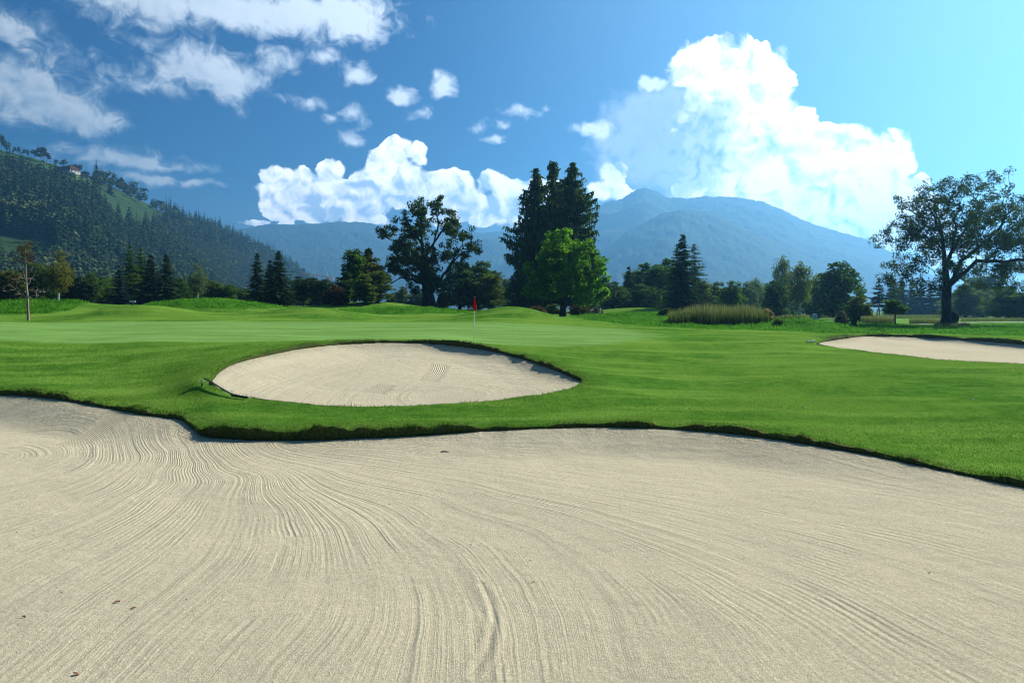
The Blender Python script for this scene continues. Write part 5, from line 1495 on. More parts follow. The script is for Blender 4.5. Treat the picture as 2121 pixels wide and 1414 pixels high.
def lod_conifer(seed, Rb=0.17, base=0.05):
    """unit height"""
    rng = np.random.RandomState(seed); C, U, V, T = [], [], [], []
    for L in range(17):
        f = (L + rng.rand() * .7) / 17; z = base + (1 - base) * f; r = Rb * (1 - f) ** 0.85 + .008
        n = 8 if f < .6 else 5
        a = rng.rand(n) * 6.283
        d = np.stack([np.cos(a), np.sin(a), np.full(n, -0.55 - .2 * rng.rand())], 1)
        ln = r * (0.75 + .5 * rng.rand(n))[:, None]
        C.append(np.array([0, 0, z + .02]) + d * ln * .55); U.append(d * ln * .55); V.append(np.stack([-np.sin(a), np.cos(a), rng.randn(n) * .2], 1) * (ln * .36 + .006)); T.append(.25 + .5 * rng.rand(n))
    return [np.concatenate(q) for q in (C, U, V, T)]
def lod_broad(seed, n=120):
    rng = np.random.RandomState(seed)
    cs = np.column_stack([rng.randn(9) * .17, rng.randn(9) * .17, .34 + .5 * rng.rand(9)])
    k = rng.randint(9, size=n); o = unit(rng.randn(n, 3)) * (rng.rand(n, 1) ** .35)
    C = cs[k] + o * np.array([.17, .17, .17]); nr = unit(o + .6 * rng.randn(n, 3) + np.array([0, 0, .3])); a = unit(np.cross(nr, rng.randn(n, 3))); b = np.cross(nr, a)
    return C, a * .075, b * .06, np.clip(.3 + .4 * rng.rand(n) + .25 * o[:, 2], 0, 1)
def stem(data, r):
    C, U, V, T = data; a = np.arange(3) * 2.094
    d = np.stack([np.cos(a), np.sin(a), 0 * a], 1) * r
    return [np.concatenate([C, np.tile([0, 0, .46], (3, 1))]), np.concatenate([U, np.tile([0, 0, .47], (3, 1))]), np.concatenate([V, d]), np.concatenate([T, np.full(3, .1)])]
def lod_mesh(name, data, hue, mats):
    C, U, V, T = data; n = len(C)
    P4 = np.stack([C - U, C + V - U * .2, C + U, C - V - U * .2], 1).reshape(-1, 3)
    me = mesh_np(name, P4, [np.arange(n)[:, None] * 4 + np.arange(4)[None]], {'tint': np.repeat(T, 4), 'hue': np.full(4 * n, hue)}, mats)
    return me
CON = [lod_conifer(500 + k, .15 + .02 * (k % 4)) for k in range(6)]
BRO = [lod_broad(600 + k) for k in range(6)]
CON = [stem(d, .012) for d in CON]; BRO = [stem(d, .02) for d in BRO]
CONM = [lod_mesh('spruce_tree', d, .0, M_FOREST) for d in CON]
BROM = [lod_mesh('broadleaf_tree', d, (.35, .6, .8, 1.0, .5, .9)[k], M_FOREST) for k, d in enumerate(BRO)]
def trunk_on(me, h0=0.5, r=.011):
    return me
# candidates
rng = np.random.RandomState(77)
n = 34000
cpx = rng.uniform(-440, 745, n); ct = rng.uniform(0.0, 1.03, n) ** 0.9
hx, hy, hz = hill_pt(cpx, ct)
hpy = HY - (hz - CZ) * F_PX / hy
okm = (hpy < 632)
for dd_ in (0, 10, 20, 28): okm &= ~poly_in(MEADOW_TOP, cpx, hpy - dd_)
for dd_ in (10, 20, 30): okm &= ~(poly_in(CLEARING, cpx, hpy - dd_) & (rng.rand(n) < .92)); okm &= ~poly_in(FIELD, cpx, hpy - dd_)
infield = poly_in(FIELD, cpx, hpy); okm &= ~infield
inclear = poly_in(CLEARING, cpx, hpy); okm &= (~inclear) | (rng.rand(n) < 0.05)
brush = poly_in(BRUSH, cpx, hpy)
pn = fbm(np.stack([hx, hy], 1), .012, 3, 5)
broad = (rng.rand(n) < np.clip(0.16 + .5 * pn, 0.03, .7)) | brush | ((cpx > 200) & (cpx < 345) & (ct > .9)) | ((cpx < 120) & (hpy > 440) & (hpy < 490) & (rng.rand(n) < .7)) | ((hpy > 560) & (rng.rand(n) < .45))
hgt = np.where(broad, 12 + 9 * rng.rand(n), 18 + 13 * rng.rand(n)); hgt = np.where(brush, 4.5 + 3.5 * rng.rand(n), hgt)
sep = np.where(brush, 3.4, np.where(broad, 5.6, 4.4)) * (0.75 + hy / 2400)
okm &= ~((cpx > 108) & (cpx < 190) & (hpy < 372) & (hpy > 330))
grid = {}; sel = []
for k in np.where(okm)[0]:
    s = sep[k]; c = (int(hx[k] // 9), int(hy[k] // 9)); bad = False
    for a in (-1, 0, 1):
        for b in (-1, 0, 1):
            for j in grid.get((c[0] + a, c[1] + b), ()):
                if (hx[j] - hx[k]) ** 2 + (hy[j] - hy[k]) ** 2 < (0.5 * (s + sep[j])) ** 2: bad = True; break
            if bad: break
        if bad: break
    if bad: continue
    grid.setdefault(c, []).append(k); sel.append(k)
sel = np.array(sel)
size = hgt[sel] / hy[sel]
seen = (hpy[sel] < 585) & (cpx[sel] > -5)
def pick(mask, m):
    q = np.where(mask & seen)[0]; q = q[np.argsort(-size[q])]; return set(q[:m].tolist())
ind = pick(~broad[sel], 300) | pick(broad[sel] & ~brush[sel], 160)
rest = []
for a, k in enumerate(sel):
    zz = hz[k] - .6; w = hgt[k] * (1.15 if broad[k] else 1.0) * (.85 + .3 * rng.rand())
    if a in ind:
        me = (BROM if broad[k] else CONM)[rng.randint(6)]
        o = link(me.name.split('.')[0], me, None, None, (hx[k], hy[k], zz)); o.scale = (w, w, hgt[k]); o.rotation_euler = (0, 0, rng.rand() * 6.28)
        if broad[k]: tag(o, 'rounded leafy tree growing among the spruces on the steep left hillside', 'tree', 'leafy trees in the hillside forest')
        else: tag(o, 'dark pointed spruce standing in the dense forest on the left hillside', 'tree', 'spruces in the hillside forest')
    else: rest.append((k, w, rng.randint(6), rng.rand() * 6.28))
Vs, Ts, Hs = [], [], []
for k, w, v, rz in rest:
    C, U, V, T = (BRO if broad[k] else CON)[v]
    P4 = np.stack([C - U, C + V - U * .2, C + U, C - V - U * .2], 1).reshape(-1, 3) * np.array([w, w, hgt[k]])
    c_, s_ = math.cos(rz), math.sin(rz)
    P4 = P4 @ np.array([[c_, s_, 0], [-s_, c_, 0], [0, 0, 1]]) + np.array([hx[k], hy[k], hz[k] - .6])
    Vs.append(P4); Ts.append(np.repeat(np.clip(T + .25 * rng.randn(), 0, 1), 4)); Hs.append(np.full(len(P4), (.25 + .75 * rng.rand()) if broad[k] else 0.12 * rng.rand()))
Vs = np.concatenate(Vs)
o = link('forest', mesh_np('forest', Vs, [np.arange(len(Vs)).reshape(-1, 4)], {'tint': np.concatenate(Ts), 'hue': np.concatenate(Hs)}, M_FOREST))
tag(o, 'dense mixed mountain forest covering the left slope', 'forest', kind='stuff')

def on_hill(px, py):
    t = np.linspace(0, 1, 600); X, Y, Z = hill_pt(np.full(600, float(px)), t)
    r = HY - (Z - CZ) * F_PX / Y; i = int(np.abs(r - py).argmin()); return np.array([X[i], Y[i], Z[i]])
def hill_tree(kind, me, px, py_base, py_top, width, label, group=None, ridge=True):
    if ridge: X, Y, Z = [float(v) for v in hill_pt(np.array([float(px)]), np.array([0.985]))]
    else: X, Y, Z = on_hill(px, py_base)
    h = ZY(py_top, Y) - Z
    o = link(kind, me, None, None, (X, Y, Z - .3)); o.scale = (width / F_PX * Y * 1.6, width / F_PX * Y * 1.6, h); o.rotation_euler = (0, 0, px)
    tag(o, label, 'tree', group); return o
for k, (px, tp, w, lab) in enumerate([(3, 274, 16, 'tall dark tree at the left end of the hilltop skyline'), (13, 291, 16, 'rounded dark tree next to the tall one on the hilltop'),
        (29, 301, 8, 'small round tree, first of the row along the hilltop meadow'), (39, 303, 8, 'small round tree, second of the row along the hilltop meadow'), (48, 306, 8, 'small round tree, third of the row along the hilltop meadow'), (57, 309, 8, 'small round tree, last of the row along the hilltop meadow'),
        (72, 308, 14, 'left round tree of the big hilltop clump'), (85, 303, 20, 'tallest round tree of the big hilltop clump'), (97, 311, 16, 'right round tree of the big hilltop clump'), (116, 330, 8, 'small tree just left of the hilltop barn'), (131, 327, 12, 'round tree peeping over the barn roof'), (166, 340, 9, 'dark round tree between the barn and the chalet')]):
    hill_tree('hilltop_tree', BROM[(0, 4)[k % 2]], px, 0, tp, w, lab)
for px, tp, lab in [(202, 349, 'pointed spruce, first right of the chalet on the skyline'), (213, 350, 'pointed spruce, second right of the chalet on the skyline'), (344, 401, 'lone pointed spruce standing out on the middle of the skyline'), (411, 431, 'pointed spruce on the shoulder of the hill skyline'), (424, 434, 'pointed spruce at the right end of the shoulder')]:
    hill_tree('skyline_spruce', CONM[2], px, 0, tp, 13, lab)
for px, pb, tp, w, lab in [(58, 488, 462, 9, 'yellow birch above the pale hillside track, left one'), (72, 491, 468, 8, 'yellow birch above the pale hillside track, middle one'), (89, 493, 463, 12, 'greener birch above the pale hillside track, right one')]:
    o = hill_tree('birch_tree', BROM[3], px, pb, tp, w, lab, None, False)

# ------------------------------------------------------------------ buildings on the hill
M_WHITE = paint('whitewashed wall', (0.52, 0.51, 0.48), .8, .12, 1.2)
M_TIMBER = paint('dark red timber', (0.085, 0.030, 0.026), .85, .35, 2.0)
M_ROOF = paint('dark shingle roof', (0.050, 0.042, 0.042), .85, .3, 1.5)
M_GLASS = paint('dark window glass', (0.02, 0.024, 0.03), .15, .2, 3, .5)
M_TILE = paint('orange roof tile', (0.42, 0.20, 0.12), .8, .3, 1.5)

def house(name, pos, rz, L, W, hb, ht, label, cat, base=M_WHITE, upper=M_TIMBER, roof=M_ROOF, over=1.2, rise=.22, rows=1, balcony=False):
    """gable end at +x"""
    o = empty(name, pos, rz); tag(o, label, cat)
    m = MB(); m.box((0, 0, hb / 2 - 1.0), (L, W, hb + 2.0)); m.build('wall', base, o)
    m = MB(); hr = W / 2 * rise * 2
    sec = [(-W / 2 - .06, hb + .005), (W / 2 + .06, hb + .005), (W / 2 + .06, hb + ht), (0, hb + ht + hr), (-W / 2 - .06, hb + ht)]
    n = len(sec); V = [[-L / 2 - .04, a, b] for a, b in sec] + [[L / 2 + .06, a, b] for a, b in sec]
    m.add(V, [list(range(n))[::-1], list(range(n, 2 * n))] + [[k, (k + 1) % n, n + (k + 1) % n, n + k] for k in range(n)]); m.build('upper_wall', upper, o)
    m = MB(); e = W / 2 + over; zr = hb + ht + hr + .35; ze = zr - e * rise * 2
    for s in (-1, 1):
        V = [[-L / 2 - over, 0, zr], [L / 2 + over, 0, zr], [L / 2 + over, s * e, ze], [-L / 2 - over, s * e, ze]]
        V += [[a, b, c - .3] for a, b, c in V]
        m.add(V, [[0, 1, 2, 3], [7, 6, 5, 4], [0, 4, 5, 1], [1, 5, 6, 2], [2, 6, 7, 3], [3, 7, 4, 0]])
    m.build('roof', roof, o)
    for r in range(rows):
        for k in (-1, 0, 1):
            f = MB(); f.box((L / 2 + .03, k * W * .3, hb * (.55 if rows == 1 else (.28 + .42 * r))), (.16, 1.0, 1.2)); w = f.build('window', M_GLASS, o)
    for k in range(4):
        f = MB(); f.box((-L * .36 + k * L * .24, -W / 2 - .02, hb * .5), (1.1, .16, 1.2)); f.build('window', M_GLASS, o)
    if balcony:
        for r in (0.5, 0.95):
            f = MB(); f.box((L / 2 + .6, 0, hb * r), (1.1, W, .9)); f.build('balcony', upper, o)
    return o
b = hill_pt(np.array([141.0]), np.array([0.955])); b = [float(v) for v in b]
house('barn', (b[0], b[1], b[2] - .5), R(-24), 25, 12, 1.9, 4.4, 'long dark roofed hilltop barn with red timber gable over white base', 'barn')
b = hill_pt(np.array([175.0]), np.array([0.955])); b = [float(v) for v in b]
house('chalet', (b[0], b[1], b[2] - 1.0), R(-50), 9, 8, 5.2, 1.2, 'small white chalet with balconies just below the hilltop barn', 'house', over=1.0, rows=2, balcony=True)
b = hill_pt(np.array([86.0]), np.array([0.95])); b = [float(v) for v in b]
house('shed', (b[0], b[1], b[2] - .4), R(-20), 5, 3, 2.0, .6, 'tiny white shed under the big hilltop clump of trees', 'shed', M_WHITE, M_WHITE, M_ROOF, .4)
p = on_hill(22, 538)
house('farmhouse', (p[0], p[1], p[2]), R(-60), 8.0, 6.0, 2.2, .8, 'low house with orange roof half hidden at the foot of the hill', 'house', M_WHITE, M_WHITE, M_TILE, .6)
# heap of rubble and track on the slope
M_RUB = paint('pale rubble', (0.40, 0.38, 0.35), .95, .4, .9, .1, 1.0)
bm = bmesh.new(); bmesh.ops.create_icosphere(bm, subdivisions=5, radius=1.0)
for v in bm.verts:
    q = np.array([[v.co.x * 4 + v.co.z * 3, v.co.y * 4 - v.co.z * 2]]); v.co *= 1 + .30 * float(fbm(q, .8, 4, 91)[0])
    v.co.x *= 5.2; v.co.y *= 2.4; v.co.z *= 2.9
me = bpy.data.meshes.new('rubble_heap'); bm.to_mesh(me); bm.free(); me.materials.append(M_RUB)
p = on_hill(82, 543); tag(link('rubble_heap', me, None, None, (p[0], p[1], p[2] - .4)), 'pale grey rubble heap at the foot of the left hill', 'rubble')
M_TRACK = paint('pale track gravel', (0.50, 0.46, 0.38), .95, .2, .5)
def ribbon(name, pts3, w, mat, lift=.25, up=None):
    pts3 = np.asarray(pts3, float); t = np.gradient(pts3, axis=0); t[:, 2] = 0; t = unit(t); s = np.stack([-t[:, 1], t[:, 0], np.zeros(len(t))], 1) * w / 2
    V = np.concatenate([pts3 - s, pts3 + s]); V[:, 2] += lift; n = len(pts3); i = np.arange(n - 1)
    o = link(name, mesh_np(name, V, [np.stack([i, i + 1, i + 1 + n, i + n], 1)], None, mat, True)); tag(o, kind='structure'); return o
ribbon('path', [on_hill(a, b_) for a, b_ in zip(np.linspace(-30, 118, 40), np.interp(np.linspace(-30, 118, 40), [-30, 0, 40, 80, 118], [481, 482, 484.5, 490, 501]))], 4.0, M_TRACK, .5)

# tower crane on the far side of the trees
M_CRANE = paint('orange crane paint', (0.62, 0.17, 0.05), .5, .15, 1.0)
M_STEEL = paint('galvanised steel', (0.45, 0.46, 0.47), .45, .15, 3.0, .5)
dc = 720.0
def pc(px, py): return P(px, py, dc)
T = empty('tower_crane', (PX(681, dc), dc, 0)); tag(T, 'orange tower crane with long jib rising over the dark pines', 'crane')
org = np.array(T.location)
def truss(a, b, w, n):
    m = MB(); a = np.array(a) - org; b = np.array(b) - org; t = unit(b - a); s = unit(np.cross(t, [0, 1.0, 0])); y = np.array([0, 1.0, 0])
    ch = [(-s * .5 - y * .5) * w, (-s * .5 + y * .5) * w, s * .5 * w]
    for c in ch: m.tube([a + c, b + c], .14, 4)
    for k in range(n):
        p0 = a + (b - a) * k / n; p1 = a + (b - a) * (k + 1) / n
        for c0, c1 in ((ch[0], ch[2]), (ch[2], ch[1]), (ch[1], ch[0])): m.tube([p0 + c0, p1 + c1], .08, 4)
    return m
truss(pc(680, 574), pc(622, 565.5), 1.7, 22).build('jib', M_CRANE, T)
truss((org[0], org[1], 0), pc(681, 575), 1.8, 18).build('mast', M_CRANE, T)
truss(pc(682, 574), pc(690, 575), 1.5, 4).build('counter_jib', M_CRANE, T)
m = MB(); m.tube([pc(680, 574) - org, pc(676, 562) - org], .18, 5); m.tube([pc(682, 574) - org, pc(683, 562) - org], .18, 5); m.tube([pc(676, 562) - org, pc(683, 562) - org], .12, 5); m.tube([pc(676, 562) - org, pc(655, 570) - org], .07, 4); m.build('tie_frame', M_STEEL, T)
m = MB(); m.box(tuple(pc(681, 578) - org + np.array([-.2, -1.4, 0])), (1.8, 1.8, 2.4)); m.build('cab', M_CRANE, T)
m = MB(); m.box(tuple(pc(689, 577.5) - org), (1.8, 1.6, 1.8)); m.build('counterweight', M_STEEL, T)
m = MB(); a = pc(658, 570.5) - org; m.box(tuple(a), (1.2, 1.4, .6)); m.tube([a, a + np.array([0, 0, 4.5])], [.22, .1], 5); m.build('trolley', M_CRANE, T)

# ------------------------------------------------------------------ things on the course
M_POLE = paint('white pole paint', (0.80, 0.80, 0.78), .4, .06, 4, .4)
M_RED = leaf_mat('red flag cloth', (0.50, 0.012, 0.022), (0.62, 0.020, 0.030), 0.35, 0)
M_BLACK = paint('black rake plastic', (0.014, 0.015, 0.018), .45, .2, 6, .4)
M_SHAFT = paint('dark rake shaft', (0.030, 0.034, 0.045), .35, .15, 6, .5)
fx, fy = PX(982, 32.7), 32.7; fz = gz(fx, fy)
T = empty('flagstick', (fx, fy, fz)); tag(T, 'white flagstick with limp red flag standing on the green', 'flag')
top = ZY(614.5, 32.7) - fz
m = MB(); m.tube([(0, 0, -.05), (0.012, 0, top * .5), (0.03, 0, top)], [.016, .015, .012], 10); m.build('pole', M_POLE, T, True)
m = MB(); m.ball((0.012, 0, ZY(671.2, 32.7) - fz), .042, 14, 10); m.build('ball_marker', M_POLE, T, True)
V, Fs = [], []; n = 34; rows = 18; zt, zb_ = top - .01, ZY(641, 32.7) - fz
for j in range(rows):
    f = j / (rows - 1); zz = zt + (zb_ - zt) * f
    rad = .018 + .075 * f ** .8 * (1 - .35 * max(0, f - .75) / .25)
    for i in range(n):
        a = 2 * math.pi * i / n; r = rad * (1 + .38 * math.sin(3 * a + 1.5 * f) + .15 * math.sin(7 * a + 2))
        V.append([.028 - .012 * f + r * math.cos(a) * .85, r * math.sin(a) * .55, zz + .03 * f * math.sin(a * 2 + 1) - .05 * f * (math.cos(a) > .2)])
for j in range(rows - 1):
    for i in range(n): Fs.append([j * n + i, j * n + (i + 1) % n, (j + 1) * n + (i + 1) % n, (j + 1) * n + i])
me = mesh_np('flag', V, [np.array(Fs)], {'tint': np.random.RandomState(1).rand(len(V))}, M_RED, True); link('flag', me, T)
m = MB(); m.tube([(0, 0, .006), (0, 0, -.1)], .054, 18); m.build('cup', M_POLE, T)

# bunker rake leaning over the lip of the middle bunker
def rake(name, head_a, head_b, pts, label):
    T = empty(name, tuple(head_a)); org = np.array(head_a); tag(T, label, 'rake')
    ha, hb = np.zeros(3), np.array(head_b) - org; ax = unit(hb - ha)
    m = MB(); m.tube([ha, hb], .030, 8); m.tube([ha + np.array([0, 0, .02]), hb + np.array([0, 0, .02])], .016, 6); m.build('head', M_BLACK, T)
    k = 16
    for i in range(k):
        p = ha + (hb - ha) * (i + .5) / k; m = MB(); m.tube([p, p + np.array([0.004, -.01, -.05])], [.008, .004], 5); m.build('tine', M_BLACK, T)
    c = catmull(np.array(pts) - org, .05, False); c = np.vstack([c, np.array(pts[-1]) - org])
    m = MB(); m.tube(c, .021, 8); m.build('handle', M_SHAFT, T, True)
hA, hB = hit(479, 823.5) + [0, 0, .07], hit(513, 827.5) + [0, 0, .06]
gA = hit(418, 801) + [0, 0, .02]
def up(px, py, d): return P(px, py, d)
top_ = hit(427.5, 797) + [0, 0, .17]
rake('bunker_rake', hA, hB, [hA * .80 + hB * .20, (hA * .80 + hB * .20) * .5 + top_ * .5, top_, top_ * .5 + gA * .5 + np.array([-.05, .02, .085]), gA], 'black rake with hooked handle leaning out of the middle bunker')
a = hit(1670, 710) + [0, 0, .08]; b_ = hit(1686, 709.5) + [0, 0, .08]
e = hit(1688, 707) + [0, 0, .07]
rake('bunker_rake', a, b_, [(a + b_) / 2, (a + b_) / 2 * .5 + e * .5, e], 'black rake lying flat on the grass beside the right bunker')

# hole sign on the mown mound
M_SIGN = paint('pale sign board', (0.50, 0.60, 0.68), .5, .1, 5, .3); M_DARK = paint('dark post', (0.03, 0.035, 0.035), .7, .2, 5)
ds = 54.0; x0 = PX(275, ds); zg = gz(x0, ds)
T = empty('sign', (x0, ds, zg)); tag(T, 'small pale course sign on a dark post atop the left mown mound', 'sign')
zc = ZY(624.2, ds) - zg
m = MB(); m.box((0, 0, zc / 2 - .05), (.06, .06, zc + .05)); m.build('post', M_DARK, T)
m = MB(); m.box((0, -.045, zc), (.50, .03, .17)); m.build('board', M_SIGN, T)
m = MB()
for k, (u, w) in enumerate(((-.17, .10), (-.05, .05), (.06, .08), (.18, .05))): m.box((u, -.063, zc + (.03 if k % 2 else -.01)), (w, .006, .05))
m.build('lettering', M_DARK, T)

# white stand with dark openings behind the right mound
dw = 63.0; x0 = PX(1688, dw); zg = gz(x0, dw); zt_ = ZY(648.8, dw)
M_WST = paint('white plastic', (0.78, 0.79, 0.82), .4, .06, 3, .4)
T = empty('course_stand', (x0, dw, zg)); tag(T, 'white round topped stand with dark openings behind the grassy mound', 'stand')
h = zt_ - zg
m = MB(); pol = []
for k in range(13):
    a = math.pi * k / 12; pol.append((.19 * math.cos(a), h - .19 + .19 * math.sin(a)))
m.prism([(.19, -.1)] + pol + [(-.19, h * .35), (-.12, h * .30), (-.11, -.1)], -.09, .09); m.build('body', M_WST, T)
m = MB(); m.prism([(-.02, .12), (.05, .12), (.08, h * .45), (.08, h - .22), (.045, h - .15), (.02, h - .22), (.02, h * .5)], -.094, -.07); m.build('opening', M_BLACK, T)
m = MB(); m.prism([(-.15, h * .38), (-.08, h * .40), (-.10, h * .55), (-.08, h - .2), (-.15, h - .2)], -.094, -.07); m.build('opening', M_BLACK, T)

# rail and post by the maple
M_RAIL = paint('weathered rail', (0.055, 0.045, 0.04), .85, .3, 4); M_STONE = paint('grey stone', (0.36, 0.36, 0.36), .85, .2, 4, .2, .4)
dr_ = 86.0; xa, xb = PX(1203, dr_), PX(1238, dr_); zg = min(gz(xa, dr_), gz(xb, dr_))
T = empty('rail_fence', ((xa + xb) / 2, dr_, zg)); tag(T, 'short dark rail fence behind the mound right of the maple', 'fence')
zr_ = ZY(647.5, dr_) - zg
for k, zz in enumerate((zr_, zr_ * .55)):
    m = MB(); m.box((0, 0, zz), (xb - xa, .07, .10)); m.build('rail', M_RAIL, T)
for k in range(4):
    m = MB(); m.box(((k - 1.5) / 3.0 * (xb - xa), .08, zr_ / 2), (.09, .085, zr_ + .2)); m.build('post', M_RAIL, T)
xp = PX(1242, 84); zg = gz(xp, 84.0); hp = ZY(636.5, 84) - zg
T = empty('stone_post', (xp, 84.0, zg)); tag(T, 'pale stone post with rounded cap at the end of the rail fence', 'post')
m = MB(); m.tube([(0, 0, -.1), (0, 0, hp * .78), (0, 0, hp * .86)], [.19, .17, .15], 10); m.build('shaft', M_STONE, T, True)
m = MB(); m.ball((0, 0, hp * .92), .13, 10, 8); m.build('cap', M_RAIL, T, True)

# person far off on the right fairway: skinned figure, standing
def person(px, dd, label):
    x0 = PX(px, dd); zg = gz(x0, dd)
    T = empty('person', (x0, dd, zg), R(205)); tag(T, label, 'person')
    J = {'pel': (0, 0, .95, .145), 'spine': (0, .01, 1.18, .13), 'chest': (0, .01, 1.36, .155), 'neck': (0, .0, 1.50, .06), 'head': (0, -.02, 1.62, .095), 'crown': (0, -.015, 1.73, .07),
         'shL': (.18, .01, 1.41, .065), 'elL': (.25, .03, 1.13, .045), 'wrL': (.24, -.10, .92, .032), 'haL': (.23, -.14, .84, .036), 'shR': (-.18, .01, 1.41, .065), 'elR': (-.26, .04, 1.14, .045), 'wrR': (-.20, -.16, 1.0, .032), 'haR': (-.17, -.23, .97, .036),
         'hiL': (.10, 0, .88, .10), 'knL': (.12, -.02, .49, .062), 'anL': (.12, .02, .09, .042), 'toL': (.13, -.14, .04, .035), 'hiR': (-.10, 0, .88, .10), 'knR': (-.13, -.03, .49, .062), 'anR': (-.14, .02, .09, .042), 'toR': (-.16, -.14, .04, .035)}
    E = [('pel', 'spine'), ('spine', 'chest'), ('chest', 'neck'), ('neck', 'head'), ('head', 'crown'), ('chest', 'shL'), ('shL', 'elL'), ('elL', 'wrL'), ('wrL', 'haL'), ('chest', 'shR'), ('shR', 'elR'), ('elR', 'wrR'), ('wrR', 'haR'), ('pel', 'hiL'), ('hiL', 'knL'), ('knL', 'anL'), ('anL', 'toL'), ('pel', 'hiR'), ('hiR', 'knR'), ('knR', 'anR'), ('anR', 'toR')]
    skin = paint('skin', (0.42, 0.26, 0.19), .6, .08, 6); shirt = paint('white shirt', (0.75, 0.76, 0.78), .85, .06, 5); trs = paint('pale trousers', (0.60, 0.60, 0.60), .85, .08, 5); hr = paint('brown hair', (0.06, 0.04, 0.03), .7, .2, 20)
    def skinned(name, names, edges, grow, mat):
        me = bpy.data.meshes.new(name); idx = {k: i for i, k in enumerate(names)}
        me.from_pydata([J[k][:3] for k in names], [(idx[a], idx[b]) for a, b in edges], [])
        o = link(name, me, None, mat); o.modifiers.new('skin', 'SKIN'); s = o.modifiers.new('sub', 'SUBSURF'); s.levels = s.render_levels = 2
        for k in names:
            r = J[k][3] * grow; me.skin_vertices[0].data[idx[k]].radius = (r, r)
        me.skin_vertices[0].data[0].use_root = True
        dg = bpy.context.evaluated_depsgraph_get(); ev = bpy.data.meshes.new_from_object(o.evaluated_get(dg)); o.modifiers.clear(); o.data = ev; ev.name = name
        if not ev.materials: ev.materials.append(mat)
        for p_ in ev.polygons: p_.use_smooth = True
        o.parent = T; return o
    skinned('body', list(J), E, 1.0, skin)
    up = ['spine', 'pel', 'chest', 'shL', 'elL', 'shR', 'elR']; skinned('shirt', up, [e_ for e_ in E if e_[0] in up and e_[1] in up], 1.14, shirt)
    lo = ['pel', 'hiL', 'knL', 'anL', 'hiR', 'knR', 'anR']; skinned('trousers', lo, [e_ for e_ in E if e_[0] in lo and e_[1] in lo], 1.16, trs)
    m = MB(); m.ball((0, .012, 1.70), .112, 12, 8, (1, 1.05, .85)); m.build('hair', hr, T, True)
    for s in (-1, 1):
        m = MB()
        c = np.array(J['haL' if s > 0 else 'haR'][:3])
        for k in range(4): m.tube([c + np.array([(k - 1.5) * .018, -.01, -.02]), c + np.array([(k - 1.5) * .02, -.03, -.06 - .008 * (k % 3)]), c + np.array([(k - 1.5) * .02, -.02, -.095])], [.011, .009, .007], 5)
        m.tube([c + np.array([-s * .03, -.01, 0]), c + np.array([-s * .05, -.04, -.05])], [.011, .008], 5)
        m.build('fingers', skin, T, True)
person(1818, 112.0, 'person in white standing in the tall grass on the far right fairway')

# golf balls, dry leaves, a twig
M_BALL = paint('golf ball white', (0.80, 0.80, 0.80), .35, .03, 10, .5)
for px, py, dd, lab in [(1668, 845, 19.3, 'white golf ball on the right grass, left and nearer one'), (2016, 828, 19.8, 'white golf ball on the right grass, right and farther one')]:
    h_ = hit(px, py + 1.5); m = MB(); m.ball((0, 0, 0), .0215, 14, 10); o = m.build('golf_ball', M_BALL, None, True, (h_[0], h_[1], h_[2] + .03)); tag(o, lab, 'ball')
M_LEAFD = paint('dry dark leaf', (0.035, 0.026, 0.020), .8, .4, 30); M_LEAFR = paint('reddish dry leaf', (0.16, 0.050, 0.030), .8, .4, 30)
def leaf_me(mat):
    V, Fs = [], []; n = 9
    for j in range(n):
        f = j / (n - 1); w = .020 * math.sin(math.pi * min(1, f * 1.08)) ** .7 if 0 < f < 1 else .001
        for i, u in enumerate((-1, 0, 1)): V.append([f * .07 - .035, u * w, .006 * math.sin(f * 3) + (.010 if u else .0) * (.4 + f)])
    for j in range(n - 1):
        for i in range(2): Fs.append([j * 3 + i, j * 3 + i + 1, (j + 1) * 3 + i + 1, (j + 1) * 3 + i])
    return mesh_np('fallen_leaf', V, [np.array(Fs)], None, mat, True)
LM = {'d': leaf_me(M_LEAFD), 'r': leaf_me(M_LEAFR)}
rl = random.Random(5)
for px, py, k in [(49, 1278, 'r'), (157, 1397, 'r'), (242, 1247, 'r'), (277, 1260, 'r'), (1104, 1206, 'r'), (353, 1024, 'd'), (242, 1126, 'd'), (518, 1102, 'd'), (538, 1117, 'd'), (386, 1242, 'd'), (127, 1228, 'd'), (899, 1055, 'd'), (905, 1132, 'd'), (1098, 1162, 'd'), (806, 1044, 'd'), (35, 1103, 'd'), (975, 1128, 'd'), (1172, 909, 'd'), (1080, 1135, 'd'), (1541, 986, 'd'), (1925, 1187, 'd'), (1591, 1243, 'd')]:
    h_ = hit(px, py); o = link('fallen_leaf', LM[k], None, None, (h_[0], h_[1], h_[2] + .004)); s = (.72 if k == 'r' else .36) * rl.uniform(.8, 1.3); o.scale = (s, s, s); o.rotation_euler = (rl.uniform(-.3, .3), rl.uniform(-.3, .3), rl.uniform(0, 6.28))
    if k == 'r': tag(o, 'small reddish dry leaf lying on the raked sand of the near bunker', 'leaf', 'reddish dry leaves on the sand')
    else: tag(o, 'tiny dark dry leaf lying on the raked sand of the near bunker', 'leaf', 'dark dry leaves on the sand')
m = MB(); m.tube([(-.09, 0, .0), (-.03, .01, .012), (.04, 0, .01), (.10, -.02, .0)], [.012, .012, .01, .004], 6); m.tube([(.0, 0, .01), (.05, .03, .02)], [.006, .003], 5)
h_ = hit(921, 936); tag(m.build('twig', M_LEAFD, None, True, (h_[0], h_[1], h_[2] + .006)), 'short dark twig lying on sand near the far bunker edge', 'twig')

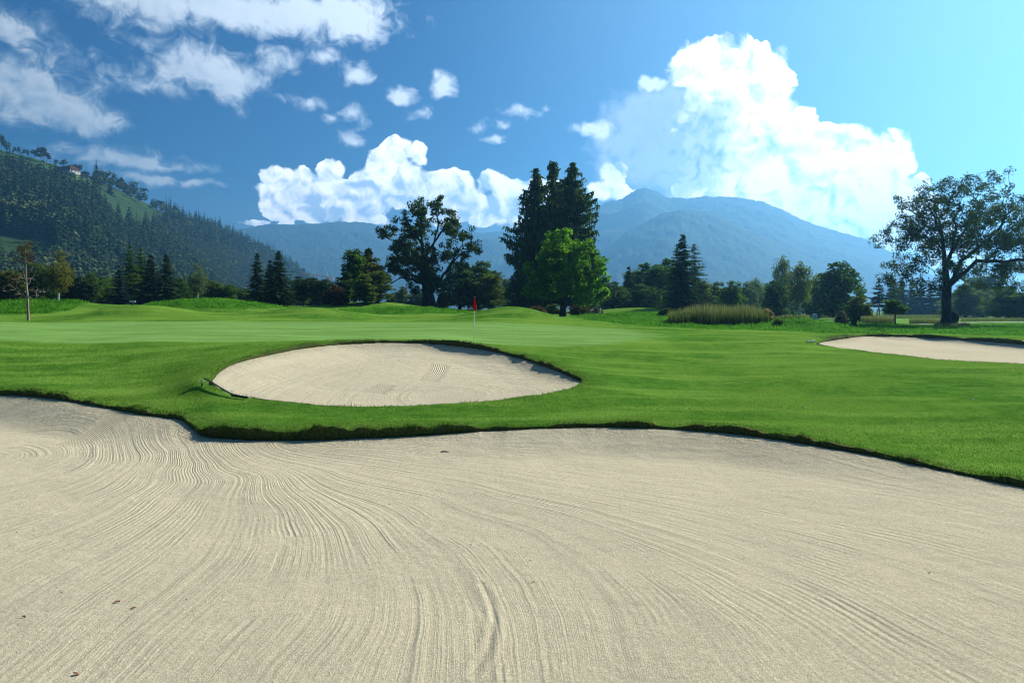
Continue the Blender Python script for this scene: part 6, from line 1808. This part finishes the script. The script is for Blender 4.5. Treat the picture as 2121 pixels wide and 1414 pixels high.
# ------------------------------------------------------------------ paths, reeds
M_PATH = paint('grey path', (0.34, 0.33, 0.33), .9, .12, 2)
def gpath(pts, w):
    c = catmull(np.array([list(P(*p)[:2]) + [0] for p in pts]), .6, False)
    c[:, 2] = ground_z(c[:, :2])
    return ribbon('path', c, w, M_PATH, .09)
gpath([(1740, 671, 71), (1800, 671.5, 73), (1850, 672.5, 75.5), (1900, 673.5, 79), (1950, 674, 84), (2010, 672, 88), (2080, 671.5, 90), (2200, 671, 92)], 1.5)

def reeds(name, n, px0, px1, d0, d1, h0, h1, label, wid=.035, plume=True, shape=True):
    q = scatter(n, px0, px1, d0, d1)
    u = (q[:, 0] / q[:, 1] * F_PX + CX - px0) / (px1 - px0)
    k = np.ones(n)
    if shape:
        g0 = ground_z(q); tgt = np.interp(u, [0, .1, .3, .75, 1], [646, 640, 634, 634, 640])
        h = (CZ - (tgt - HY) / F_PX * q[:, 1] - g0) * (0.55 + .62 * rs.rand(n) ** 1.6) * (1 + .30 * fbm(q, 1.3, 3, 3))
        k = h / (h0 + (h1 - h0) * .5) if False else np.clip(.45 + 5.0 * np.minimum(u, .12), 0, 1) * (0.92 + .12 * np.sin(u * 9)) * (1 + .12 * fbm(q, 1.1, 2, 3))
    if not shape: h = (h0 + (h1 - h0) * rs.rand(n) ** .7) * k
    tn = np.clip(.5 + .6 * fbm(q, .8, 3, 2) + .45 * rs.randn(n), 0, 1)
    o = link(name, blades(name, np.column_stack([q, ground_z(q) - .03]), h, wid * (.7 + .6 * rs.rand(n)), rs.randn(n) * .16, tn, M_REED, 3))
    tag(o, label, 'reeds', kind='stuff'); return o
reeds('reeds', 9500, 1384, 1594, 57.5, 63, 1.15, 1.95, 'tall green reed bed with tawny tops beyond the fairway')
reeds('reeds', 1500, 1596, 1668, 58, 63, .25, .5, 'low sedge right of the tall reeds', .03, False, False)
reeds('reeds', 2600, 1784, 1852, 77, 83, .55, 1.0, 'green sedge patch by the small young tree', .04, False, False)
reeds('reeds', 2600, 1884, 1958, 82, 88, .45, .8, 'green sedge patch left of the big trunk', .04, False, False)
reeds('reeds', 1500, 1935, 2010, 70.5, 74, .25, .6, 'tall grass round the foot of the big trunk', .035, False, False)
reeds('reeds', 3000, 1990, 2140, 98, 108, .3, .6, 'strip of tall grass on the far right fairway', .05, False, False)
reeds('reeds', 4500, 1620, 1960, 132, 146, .4, .9, 'thin line of tall grass crossing the far fairway', .06, False, False)
